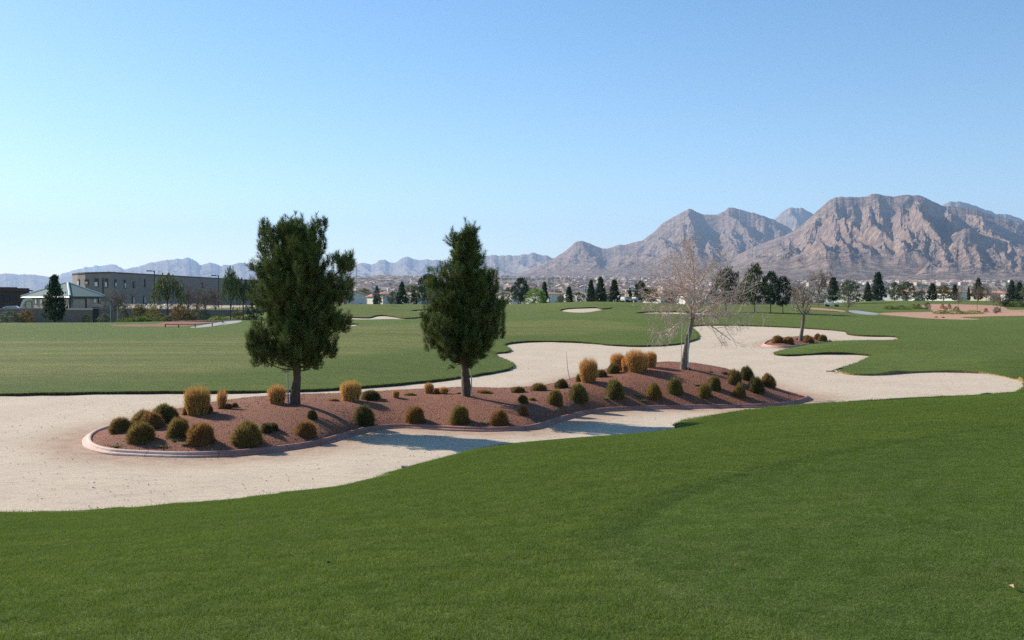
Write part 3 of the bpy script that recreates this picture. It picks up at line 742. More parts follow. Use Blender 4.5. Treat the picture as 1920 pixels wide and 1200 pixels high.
def tuft_mesh(seed, n=2600, flare=.12):
    rs = np.random.RandomState(seed); mb = MB()
    th = rs.uniform(0, 6.283, n); r0 = np.sqrt(rs.rand(n)) * .40; shell = np.sqrt(rs.uniform(.05, 1, n))
    P = np.c_[np.cos(th) * r0, np.sin(th) * r0, np.full(n, -.02)]
    top = .60 + .36 * np.sqrt(np.maximum(0, 1 - (shell * .97) ** 2)) + rs.normal(size=n) * .06 + .07 * (rs.rand(n) < .12)
    short = rs.rand(n) < .35; top = np.where(short, top * rs.uniform(.45, .95, n), top)
    R = shell * (.47 + flare * rs.rand(n)); t2 = th + rs.normal(size=n) * .25
    Q = np.c_[np.cos(t2) * R, np.sin(t2) * R, top]; M = np.c_[np.cos(t2) * (r0 * .35 + R * .62), np.sin(t2) * (r0 * .35 + R * .62), top * .55]
    mb.blades(P, Q, rs.uniform(.012, .024, n), np.clip(rs.normal(.5, .28, n), 0, 1), M)
    k = int(n * .3); a = rs.uniform(0, 6.283, k); R = .47 + rs.rand(k) * .05; z = rs.uniform(.3, .72, k); C = np.c_[np.cos(a) * R, np.sin(a) * R, z]
    mb.blades(C, C + np.c_[np.cos(a) * .05, np.sin(a) * .05, rs.uniform(-.1, .12, k)] + rs.normal(size=(k, 3)) * .03, .014, rs.uniform(.5, 1, k))
    return mb.mesh('tuft', M_TUFT)
TUFT = [tuft_mesh(1), tuft_mesh(2, 2600, .2), tuft_mesh(3, 2200, .08), tuft_mesh(4, 900, .3)]
GOLD = (.52, .31, .10); GOLDB = (.62, .39, .13); STRAW = (.60, .34, .12)
for (px, py, w, h, v, c, lb) in [
    (366,780,44,56,1,GOLD,'tallest golden grass tuft at the left end of the island'),
    (413,768,17,42,3,STRAW,'thin leaning golden tuft with loose stems right of the tallest left one'),
    (517,759,34,38,2,STRAW,'orange golden tuft just left of the first pine trunk'),
    (656,753,38,40,0,GOLDB,'bright yellow gold tuft on the crest right of the first pine'),
    (742,747,13,16,2,STRAW,'shortest narrow golden tuft standing alone on the crest'),
    (804,739,18,22,2,STRAW,'stubby straw tuft on the crest left of the second pine'),
    (832,740,16,15,0,STRAW,'low straw tuft nearest the second pine'),
    (1104,719,32,48,1,STRAW,'straw tuft standing forward, leftmost of the right hand group'),
    (1159,697,28,36,0,STRAW,'round headed straw tuft left of the biggest right hand tuft'),
    (1175,697,18,30,2,STRAW,'straw tuft squeezed against the left of the biggest right hand tuft'),
    (1193,699,36,43,1,STRAW,'biggest straw tuft in the middle of the right hand group'),
    (1207,695,18,34,2,STRAW,'straw tuft half hidden behind the right of the biggest one'),
    (1221,691,22,33,0,STRAW,'rightmost straw tuft with an open gap at its foot')]:
    q = hit(px, py - 1); s = w / F * q[1]; sh = h / F * q[1]
    z = float(gz(q[0], q[1] + s * .3)[0])
    o = link('golden_tuft', TUFT[v], loc=(q[0], q[1] + s * .3, z - .02), rz=px % 7, scale=(s * 1.0, s * 1.0, sh * 1.02), color=c)
    if px == 413: o.rotation_euler = (0, .12, 1)
    tag(o, lb, 'ornamental grass', 'golden ornamental grass tufts')

# pines ---------------------------------------------------------------
def pine(name, px, py, top_py, env, lobes, seed, label, trunk_r, nl=74, leaders=7, lean=0):
    """env: list of (py, left_px, right_px) half widths about px; the crown is built from limbs, twigs and bottle-brush shoots"""
    base = hit(px, py); d = base[1]; k = d / F; rs = np.random.RandomState(seed)
    H = (py - top_py) * k; root = empty(name, base); tag(root, label, 'tree', 'staked pines on the gravel island')
    env = sorted([((py - e[0]) * k, e[1] * k, e[2] * k) for e in env]); eh = np.array([e[0] for e in env]); el_ = np.array([e[1] for e in env]); er = np.array([e[2] for e in env])
    def R(h, az):
        a = np.interp(h, eh, el_); b = np.interp(h, eh, er); f = (math.cos(az) + 1) / 2; return a * (1 - f) + b * f
    tr = MB(); zs = np.linspace(-.1, H * .93, 14); sway = np.c_[np.cumsum(rs.normal(size=14)) * .018 + lean * zs / H, np.cumsum(rs.normal(size=14)) * .018]
    sway -= sway[0]; rad = trunk_r * (1 - zs / H * .93) ** .8 + .008; rad[:2] *= 1.18
    tr.path(np.c_[sway, zs], rad, 10)
    segs = []; shoots = []     # shoots: base point, axis, length
    def axis_pt(h): return np.array([np.interp(h, zs, sway[:, 0]), np.interp(h, zs, sway[:, 1]), h])
    h0, h1 = eh[0] + .05, H * .97
    def limb(p0, az, L, el0, el1, r, s0=.3, tw=1.0):
        m = 7; pts = [p0]
        for j in range(m):
            e_ = el0 + (el1 - el0) * (j / (m - 1)); az += rs.normal() * .08
            pts.append(pts[-1] + np.array([math.cos(az) * math.cos(e_), math.sin(az) * math.cos(e_), math.sin(e_)]) * L / m)
        for j in range(m): segs.append((pts[j], pts[j + 1], r * (1 - j / m * .8), r * (1 - (j + 1) / m * .8)))
        pts = np.array(pts); nt = max(3, int(L * 13 * tw))
        for q in range(nt):
            s = s0 + (1 - s0) * (q + rs.rand()) / nt; f = s * m; j = min(int(f), m - 1); p = pts[j] + (pts[j + 1] - pts[j]) * (f - j)
            ax = unit(pts[j + 1] - pts[j]); sd = unit(np.cross(ax, rs.normal(size=3))); dr = unit(ax * .55 + sd * .75 + np.array([0, 0, .35]))
            ln = rs.uniform(.14, .34) * (1.15 - .5 * s) * (.6 + .4 * min(L, 1)); e = p + dr * ln; segs.append((p, e, .006, .004))
            for _ in range(2 if rs.rand() < .75 else 3):
                a2 = unit(dr * .5 + rs.normal(size=3) * .32 + np.array([0, 0, .85])); b = p + dr * ln * rs.uniform(.3, 1); shoots.append((b, a2, rs.uniform(.15, .30)))
        shoots.append((pts[-1], unit(pts[-1] - pts[-2] + np.array([0, 0, .3])), .28))
    for i in range(nl):
        f = (i + rs.rand() * .6) / nl; ht = h0 + (H * .93 - h0) * f; az = i * 2.39996 + rs.normal() * .2
        rr = max((R(ht, az) - .07) * rs.uniform(.45, 1.04), .12); h = ht - rr * np.interp(f, [0, .12, .4, 1], [-.35, .1, .55, 1.0]); h = min(max(h, h0 + .02), H * .9)
        el = math.atan2(ht - h, rr); L = math.hypot(ht - h, rr) * .93
        limb(axis_pt(h), az, L, el - .22, el + .24, .012 + .016 * (1 - f), .2 if f > .15 else .35)
        if rr > .5: limb(axis_pt(h), az + 1.1, L * .55, el - .2, el + .3, .01, .1)
    for i in range(leaders):          # upright leaders at the top give the spiky skyline
        az = i * 2.4 + .4; r0 = rs.uniform(.15, .8) if i else 0; hh = H * rs.uniform(.74, .84)
        rr = R(hh, az) * r0; p = axis_pt(hh) + np.array([math.cos(az), math.sin(az), 0]) * rr * .5
        tp = np.array([math.cos(az) * rr, math.sin(az) * rr, (H - .08 if i == 0 else min(np.interp(0, [0], [0]) + H * rs.uniform(.90, .985), H))])
        a_ = axis_pt(hh); n_ = 9
        for j in range(n_):
            s = j / n_; s2 = (j + 1) / n_; P0 = p + (tp - p) * s; P1 = p + (tp - p) * s2; segs.append((P0, P1, .014 * (1 - s * .7), .014 * (1 - s2 * .7)))
            for _ in range(3): dr = unit(np.array([rs.normal(), rs.normal(), 1.0])); shoots.append((P0, dr, rs.uniform(.12, .22)))
        shoots.append((tp, unit(np.array([rs.normal() * .1, rs.normal() * .1, 1])), .2)); segs.append((a_, p, .02, .014))
    for (lx, ly, sx, sy, n_) in lobes:          # side lobes that stand off the main crown
        c = np.array([(lx - px) * k, rs.uniform(-.3, .3), (py - ly) * k]); st = axis_pt(max(c[2] - .9 * abs(c[0]) * .8, h0)); m = 6; pr = st
        for j in range(m):
            p1 = st + (c - st) * ((j + 1) / m) + np.array([0, 0, -.10 * math.sin((j + 1) / m * math.pi)]); segs.append((pr, p1, .022 * (1 - j / m * .6), .022 * (1 - (j + 1) / m * .6))); pr = p1
        for _ in range(n_):
            o_ = np.clip(rs.normal(size=3), -1.3, 1.3) * np.array([sx * k, sx * k, sy * k]) * .5; b = c + o_; shoots.append((b, unit(np.array([o_[0], o_[1], .5 + abs(rs.normal()) * .4])), rs.uniform(.12, .24)))
            if rs.rand() < .5: segs.append((c + o_ * .1, b, .006, .004))
    S = [(a, b) for a, b, _, _ in segs]
    lb = MB(); lb.tubes([s[0] for s in segs], [s[1] for s in segs], [s[2] for s in segs], [s[3] for s in segs], 5)
    nb = MB(); B_ = np.array([s[0] for s in shoots]); Ax = np.array([s[1] for s in shoots]); Ln = np.array([s[2] for s in shoots]); nn = 64; m = len(B_)
    print(name, 'shoots', m)
    tt = rs.uniform(-.1, 1, (m, nn)); rad_ = unit(np.cross(Ax[:, None], rs.normal(size=(m, nn, 3))))
    P = B_[:, None] + Ax[:, None] * (Ln[:, None] * tt)[..., None]; sp = rs.uniform(.5, 1.1, (m, nn, 1)) * (1 - .5 * np.clip(tt, 0, 1)[..., None])
    Q = P + unit(Ax[:, None] * .55 + rad_ * sp) * rs.uniform(.09, .155, (m, nn, 1)) + np.array([0, 0, -.004])
    sv = np.clip(rs.normal(.42, .24, (m, 1)) + rs.normal(0, .12, (m, nn)), 0, 1)
    # the current year's growth is paler
    nb.blades(P.reshape(-1, 3), Q.reshape(-1, 3), .0085, sv.ravel())
    tr.obj('trunk', M_BARK, root, True); lb.obj('limbs', M_BARK, root); nb.obj('needles', M_NEEDLE, root, color=(.105, .142, .038))
    return root, base
P1, b1 = pine('pine_tree', 554, 758, 405, [(695,28,22),(675,76,60),(650,100,86),(620,102,94),(585,98,94),(550,96,94),(510,92,82),(470,84,70),(435,68,58),(412,46,40),(404,18,15)],
     [(648,500,22,22,34),(630,545,34,36,70),(634,612,26,18,34),(494,440,16,30,36),(492,628,26,24,60),(606,445,12,34,30),(604,600,40,26,50),(648,498,20,24,60),(634,548,34,30,90),(636,610,26,20,60),(485,652,22,22,80),(500,675,24,18,60),(612,655,24,26,70),(585,685,20,14,40)], 5, 'broad flat topped pine with one stake, left of the two on the gravel island', .115, 118, 15)
P2, b2 = pine('pine_tree', 874, 742, 417, [(692,22,20),(675,56,50),(650,90,76),(620,92,84),(585,82,78),(550,82,70),(515,66,50),(485,50,32),(455,34,20),(436,12,14),(416,3,3)],
     [(916,545,22,44,110),(926,605,24,44,110),(812,530,20,30,50),(815,642,26,26,70),(806,600,18,26,50)], 8, 'pointed conical pine held by two white stakes, right of the pair', .105, 116, 6)

def stake(px, py, top_py, label, dx=0, r=.018, d=None):
    q = hit(px, py) if d is None else ground_pt(px, d); h = (py - top_py) / F * q[1]; mb = MB(); mb.path([(0, 0, -.15), (dx * .5, 0, h * .5), (dx, 0, h)], r, 8)
    o = mb.obj('tree_stake', M_STAKE, loc=q); return tag(o, label, 'stake', 'thin metal tree stakes')
stake(541, 758, 685, 'single pale stake left of the broad pine trunk', -.03, .022)
stake(866, 741, 678, 'pale stake left of the pointed pine trunk')
stake(884, 741, 680, 'pale stake right of the pointed pine trunk')
stake(1290, 694, 608, 'pale stake right of the leaning bare tree trunk', .02, .016)
stake(1277, 690, 600, 'thin stake behind the left side of the bare tree trunk', .06, .012, 37.2)

# bare trees ----------------------------------------------------------
def bare(rs, segs, p, d, L, r, lv, maxlv, up=.1, nch=(4, 6), wander=.16, tips=None, spread=.9):
    m = 5 if lv < 2 else 4; pts = [p]; dirs = []
    for j in range(m):
        d = unit(d + rs.normal(size=3) * wander + np.array([0, 0, up])); q = pts[-1] + d * L / m; r0 = r * (1 - .62 * j / m); r1 = r * (1 - .62 * (j + 1) / m)
        segs.append((pts[-1], q, r0, r1, lv)); pts.append(q); dirs.append(d)
    if tips is not None and lv == maxlv: tips.append((pts[-1], d))
    if lv >= maxlv: return
    for c in range(rs.randint(*nch)):
        s = rs.uniform(.22, 1.0); f = s * m; j = min(int(f), m - 1); q = pts[j] + (pts[j + 1] - pts[j]) * (f - j)
        sd = unit(np.cross(dirs[j], rs.normal(size=3))); dd = unit(dirs[j] * rs.uniform(.5, 1) + sd * spread)
        bare(rs, segs, q, dd, L * rs.uniform(.42, .68) * (1.1 - .35 * s), max(r * (1 - .6 * s) * rs.uniform(.48, .68), .0048), lv + 1, maxlv, up * .5, nch, wander * 1.25, tips, spread)
def flush(segs, mb, lo, hi, k):
    S = [s for s in segs if lo <= s[4] <= hi]
    if S: mb.tubes([s[0] for s in S], [s[1] for s in S], [s[2] for s in S], [s[3] for s in S], k)
def big_bare():
    base = hit(1281, 692); d = base[1]; k = d / F; rs = np.random.RandomState(31)
    root = empty('bare_tree', base); tag(root, 'wide leafless tree with pale leaning trunk on the crest of the gravel island', 'tree')
    tm = MB(); tp = [np.array([(x - 1281) * k, 0, (692 - y) * k]) for x, y in [(1281,700),(1282,686),(1286,660),(1290,632),(1296,608),(1299,588)]]
    tm.path(np.array(tp), [.15, .13, .105, .088, .075, .07], 12, cap=True)
    segs = []; tips = []; fork = tp[-1]
    up = [np.array([(x - 1281) * k, .05, (692 - y) * k]) for x, y in [(1299,588),(1302,560),(1302,530),(1300,505),(1296,480),(1291,462),(1285,452)]]
    for j in range(6):
        segs.append((up[j], up[j + 1], .062 * (1 - j / 7), .062 * (1 - (j + 1) / 7), 0))
    for s in range(22):
        f = rs.uniform(0.2, 5.9); j = int(f); p = up[j] + (up[j + 1] - up[j]) * (f - j); az = rs.uniform(0, 6.28)
        bare(rs, segs, p, np.array([math.cos(az), math.sin(az), .7]), (1.0 - .10 * f) * rs.uniform(.8, 1.1), .024 - .0025 * f, 1, 3, .05, (4, 7), tips=tips)
    heads = [(1215,520,-.3,.05),(1225,575,.4,.02),(1240,600,-.6,-.05),(1240,500,.6,.1),(1262,478,-.5,.12),(1340,480,.5,.14),(1365,520,-.6,.06),(1400,545,.4,.02),(1390,575,-.4,.0),(1345,560,.9,.05),(1262,560,-1.0,.06),(1330,610,-1.0,-.04),(1225,625,.5,-.08),(1320,500,-1.1,.1),(1275,520,1.1,.1),(1300,540,-1.3,.06),(1245,548,-1.2,.06),(1350,585,1.1,.0),(1212,550,-.2,.02),(1232,640,-.4,-.08),(1420,560,.2,.02),(1400,615,-.3,-.06),(1372,655,.5,-.1),(1270,495,.3,.12)]
    for (x, y, dy, u_) in heads:
        st = tp[-1] * rs.uniform(.86, 1.0) if y > 560 else up[rs.randint(0, 2)]; c = np.array([(x - 1281) * k, dy, (692 - y) * k]); v = c - st; L = np.linalg.norm(v)
        bare(rs, segs, st, unit(v + np.array([0, 0, -.05 if u_ > 0 else .25])), L * 1.02, .031, 1, 4, u_ * .45, (4, 7), .13, tips)
    print('bare segs', len(segs))
    for sgs in (segs,):
        pass
    lb = MB(); flush(segs, lb, 0, 1, 6); flush(segs, lb, 2, 2, 4); tb = MB(); flush(segs, tb, 3, 9, 3)
    lf = MB(); T = np.array([t_[0] for t_ in tips if rs.rand() < .45]); lf.cards(T + rs.normal(size=T.shape) * .015, .035, rs.rand(len(T)), 5)
    tm.obj('trunk', M_PALEBARK, root, True); lb.obj('limbs', M_TWIG, root); tb.obj('twigs', M_TWIG, root); lf.obj('dry_leaves', M_TUFT, root, color=(.42, .30, .17))
big_bare()
def small_bare():
    base = hit(1500, 639); d = base[1]; k = d / F; rs = np.random.RandomState(77)
    root = empty('bare_tree', base); tag(root, 'small leaning tree with wispy grey twigs on the small round gravel island', 'tree')
    tp = np.array([((x - 1500) * k, 0, (639 - y) * k) for x, y in [(1500,644),(1502,630),(1505,610),(1507,592)]]); tm = MB(); tm.path(tp, [.17, .13, .11, .10], 10)
    segs = []; tips = []
    for (x, y, dy) in [(1523,572,.3),(1505,540,-.3),(1490,545,.5),(1515,530,.2),(1530,545,-.5),(1478,565,-.4),(1500,525,.6)]:
        c = np.array([(x - 1500) * k, dy, (639 - y) * k]); v = c - tp[-1]; bare(rs, segs, tp[-1], unit(v), np.linalg.norm(v), .05, 1, 3, .05, (5, 8), .16, tips)
    lb = MB(); flush(segs, lb, 0, 2, 4); tb = MB(); flush(segs, tb, 3, 9, 3)
    tm.obj('trunk', M_PALEBARK, root, True); lb.obj('limbs', M_PALEBARK, root); tb.obj('twigs', M_TWIG, root)
small_bare()
# a tall bare stem growing beside one bush
q = hit(1066, 727); k = q[1] / F; mb = MB()
mb.path(np.array([((x - 1066) * k, 0, (727 - y) * k) for x, y in [(1066,730),(1069,718),(1067,706),(1064,690),(1063,674),(1062,658)]]), [.016, .014, .012, .010, .007, .003], 6)
tag(mb.obj('leafless_plant', M_TWIG, loc=q, smooth=True), 'tall thin leafless stem rising beside a round green bush', 'plant')
# weeds
def weed_mesh(seed):
    rs = np.random.RandomState(seed); mb = MB(); n = 70; a = rs.uniform(0, 6.28, n); r = rs.uniform(.03, .16, n); P = np.c_[np.cos(a) * r * .3, np.sin(a) * r * .3, np.zeros(n)]
    mb.blades(P, np.c_[np.cos(a) * r, np.sin(a) * r, rs.uniform(.02, .09, n)], .022, rs.rand(n)); return mb.mesh('weed', M_LEAF)
WD = [weed_mesh(1), weed_mesh(2)]
for i, (px, py, lb) in enumerate([(329,826,'grey green weed at the foot of the fourth bush by the left curb'),(272,832,'low weed right of the bush nearest the pale curb end'),(306,838,'weed in the gravel just behind the pale curb'),(348,834,'weed beside the brown bush near the left curb'),(217,838,'flat weed against the inside of the pale curb end'),(208,851,'dark weed outside the pale curb end on the sand'),(909,794,'pale green weed left of the front slope bush below the second pine'),(1135,748,'yellowish weed left of the centre bush on the right slope'),(1196,742,'largest of the weeds scattered left of the round bush under the bare tree'),(1205,752,'yellow weed touching the round bush under the bare tree'),(1306,722,'weed on the upper slope right of the bare tree'),(357,856,'weed growing at the curb foot on the sand side')]):
    q = hit(px, py); tag(link('weed', WD[i % 2], loc=q, rz=i, scale=(1.2, 1.2, .8), color=(.20, .21, .09)), lb, 'weed', 'small weeds in the gravel and along the curb')
for px, py, lb in ((1380, 1067, 'small pale dry leaf lying on the near lawn right of the middle'), (1866, 1067, 'dry orange leaf lying on the near lawn by the right border'), (617, 1062, 'small dark leaf lying on the near lawn left of the middle'), (1896, 1108, 'tiny pale leaf lying lowest on the near lawn at the right')):
    q = hit(px, py, terr); mb = MB(); mb.add([(-.03, 0, .03), (0, .014, .045), (.035, 0, .03), (0, -.014, .036)], [(0, 3, 2, 1)], .7); mb.add([(-.03, 0, .031), (0, .014, .046), (.035, 0, .031), (0, -.014, .037)], [(0, 1, 2, 3)], .7)
    tag(mb.obj('fallen_leaf', M_TUFT, loc=q, rz=px, color=(.06, .05, .03) if px == 617 else (.5, .34, .2)), lb, 'leaf', 'stray leaves on the near lawn')
# rakes
M_RAKE = mat_simple('rake_plastic', (.035, .035, .04), (.02, .02, .022), 8, .5)
def rake(pa, pb, label):
    a = at_z(pa[0], pa[1], 0.05) if len(pa) == 2 else np.array(at_z(*pa)); b = at_z(pb[0], pb[1], .05) if len(pb) == 2 else np.array(at_z(*pb))
    root = empty('bunker_rake', a); tag(root, label, 'rake', 'rakes lying at the bunker edge'); v = b - a; h = MB(); h.path([v * 0, v * .5 + np.array([0, 0, .01]), v], .022, 8); h.obj('handle', M_RAKE, root, True)
    u = unit(np.cross(v, [0, 0, 1.])); hd = MB(); hd.tubes([u * -.22], [u * .22], [.022], [.022], 6)
    for i in range(10): s = -.2 + i * .4 / 9; hd.tubes([u * s], [u * s + np.array([0, 0, -.05])], [.007], [.004], 4)
    hd.obj('head', M_RAKE, root)
rake((769,877,.22), (800,869,.24), 'black rake lying half over the near grass edge below the second pine')
rake((1558,696,.10), (1579,689.5,.16), 'black rake lying on the sand against the pointed grass tongue')
rake((1858,738,.42), (1838,739.5,.40), 'small black rake at the near right lip of the bunker')
M_RED = mat_simple('red_bark', (.30, .12, .06), (.18, .07, .04), 5)

# ------------------------------------------------------------------ background vegetation
def clumps(rs, n, env, k, spread, squash=1.):
    out = []
    while len(out) < n:
        z = rs.rand(); a = rs.uniform(0, 6.28); r = env(z) * math.sqrt(rs.uniform(.15, 1)); out.append((math.cos(a) * r, math.sin(a) * r, z))
    C = np.array(out); P = np.repeat(C, k, 0) + rs.normal(size=(n * k, 3)) * np.array([spread, spread, spread * squash]); sh = np.repeat(np.clip(rs.normal(.45, .2, n), 0, 1), k)
    return P, np.clip(sh + rs.normal(size=n * k) * .15, 0, 1)
def crown(kind, seed):
    rs = np.random.RandomState(seed); mb = MB(); tb = MB()
    if kind == 'conifer':
        P, a = clumps(rs, 210, lambda z: .5 * (1 - z) ** .75 * (.75 + .4 * rs.rand()) * min(1, z * 7 + .35), 16, .045, .5); P[:, 2] = .10 + P[:, 2] * .90
        mb.cards(P, rs.uniform(.045, .10, len(P)), a, seed, up=(0, 0, .8), asp=.45); tb.path([(0, 0, -.05), (0, 0, .5), (0, 0, .97)], [.028, .018, .004], 6)
    elif kind == 'pine':
        P, a = clumps(rs, 110, lambda z: .5 * (max(0, 1 - (abs(z - .42) / .60) ** 2.2)) ** .7, 20, .055, .7); P[:, 2] = .24 + P[:, 2] * .74
        mb.cards(P, rs.uniform(.045, .10, len(P)), a, seed, up=(0, 0, .8), asp=.45); tb.path([(0, 0, -.05), (.01, 0, .3), (0, 0, .85)], [.026, .02, .005], 6)
        for _ in range(14):
            z = rs.uniform(.25, .8); a_ = rs.uniform(0, 6.28); tb.tubes([(0, 0, z)], [(math.cos(a_) * .3, math.sin(a_) * .3, z + .1)], [.009], [.003], 4)
    elif kind == 'round':
        P, a = clumps(rs, 110, lambda z: .5 * math.sqrt(max(0, 1 - (2 * z - .9) ** 2 * .9)), 20, .05, .8); P[:, 2] = .16 + P[:, 2] * .82
        mb.cards(P, rs.uniform(.035, .075, len(P)), a, seed, asp=.7); tb.path([(0, 0, -.05), (0, 0, .5)], [.03, .018], 6)
        for _ in range(8): a_ = rs.uniform(0, 6.28); tb.tubes([(0, 0, .3)], [(math.cos(a_) * .3, math.sin(a_) * .3, .7)], [.012], [.004], 4)
    elif kind == 'willow':
        n = 150; th = rs.uniform(0, 6.28, n); r = .48 * np.sqrt(rs.uniform(.02, 1, n)); z = .45 + .55 * np.sqrt(np.maximum(0, 1 - (r / .5) ** 2)) * rs.uniform(.6, 1, n)
        L = rs.uniform(.15, .42, n); m = 16; s = rs.rand(n, m); P = np.stack([np.cos(th)[:, None] * r[:, None] * (1 + .12 * s), np.sin(th)[:, None] * r[:, None] * (1 + .12 * s), z[:, None] - L[:, None] * s], -1).reshape(-1, 3) + rs.normal(size=(n * m, 3)) * .012
        mb.cards(P, rs.uniform(.04, .085, len(P)), np.repeat(np.clip(rs.normal(.5, .22, n), 0, 1), m), seed, up=(0, 0, 1.6), asp=.4); tb.path([(0, 0, -.05), (.01, 0, .35), (-.01, 0, .8)], [.024, .018, .006], 6)
        for _ in range(14): a_ = rs.uniform(0, 6.28); tb.tubes([(0, 0, rs.uniform(.3, .6))], [(math.cos(a_) * .35, math.sin(a_) * .35, rs.uniform(.7, .9))], [.011], [.003], 4)
    elif kind == 'bare':
        segs = []; tips = []
        for _ in range(11):
            a_ = rs.uniform(0, 6.28); st = rs.uniform(.25, .45); bare(rs, segs, np.array([0, 0, st]), unit(np.array([math.cos(a_) * .75, math.sin(a_) * .75, 1.0])), rs.uniform(.38, .6), .012, 1, 3, .06, (4, 7), .15, tips, .8)
        S = segs; tb.tubes([s[0] for s in S], [s[1] for s in S], [max(s[2], .0042) for s in S], [max(s[3], .003) for s in S], 3); tb.path([(0, 0, -.05), (.005, 0, .3), (0, 0, .8)], [.02, .015, .004], 6)
        T = np.array([t_[0] for t_ in tips]); T = np.repeat(T, 2, 0) + rs.normal(size=(len(T) * 2, 3)) * .02; mb.cards(T, rs.uniform(.016, .034, len(T)), rs.rand(len(T)), seed, asp=.5)
    elif kind == 'shrub':
        P, a = clumps(rs, 90, lambda z: .5 * math.sqrt(max(0, 1 - z * z)), 16, .05, 1.2); P[:, 2] = np.abs(P[:, 2])
        mb.cards(P, rs.uniform(.05, .11, len(P)), a, seed, up=(0, 0, .6), asp=.45)
        for _ in range(10): a_ = rs.uniform(0, 6.28); tb.tubes([(0, 0, -.1)], [(math.cos(a_) * .3, math.sin(a_) * .3, .5)], [.012], [.005], 4)
    return mb.mesh(kind + '_crown', M_LEAF), tb.mesh(kind + '_trunk', M_PALEBARK if kind == 'bare' else M_BGBARK)
CR = {k: [crown(k, s + 50) for s in range(3)] for k in ('conifer', 'pine', 'round', 'willow', 'bare', 'shrub')}
DG = (.038, .062, .030); DG2 = (.050, .078, .030); LG = (.24, .34, .06); GG = (.15, .165, .10); OLG = (.17, .175, .06); TW = (.25, .19, .15); PK = (.27, .185, .165); YEL = (.26, .22, .05); ORG = (.26, .155, .05); YG = (.33, .36, .05)
NAMES = {'conifer': 'conifer_tree', 'pine': 'pine_tree', 'round': 'broadleaf_tree', 'willow': 'willow_tree', 'bare': 'bare_tree', 'shrub': 'shrub'}
cnt = [0]
def plant(kind, px, top, wid, d, col, label, group, base_py=None):
    cnt[0] += 1; i = cnt[0]; q = ground_pt(px, d) if base_py is None else at_d(px, base_py, d)
    zt = at_d(px, top, d)[2]; h = zt - q[2]; w = wid * (1.18 if kind == 'conifer' else 1.05) / F * d; cm, tm = CR[kind][i % 3]
    r = empty(NAMES[kind], q, i * 1.7); r.scale = (w / .95, w / .95, h)
    tag(r, label, 'shrub' if kind == 'shrub' else 'tree', group)
    link('crown', cm, r, color=col)
    link('trunk' if kind != 'shrub' else 'stems', tm, r)
    return r
G1 = 'trees beyond the fairway'; G2 = 'plants along the perimeter wall'; G3 = 'shrubs in the pink gravel bed'; G4 = 'trees around the far houses'
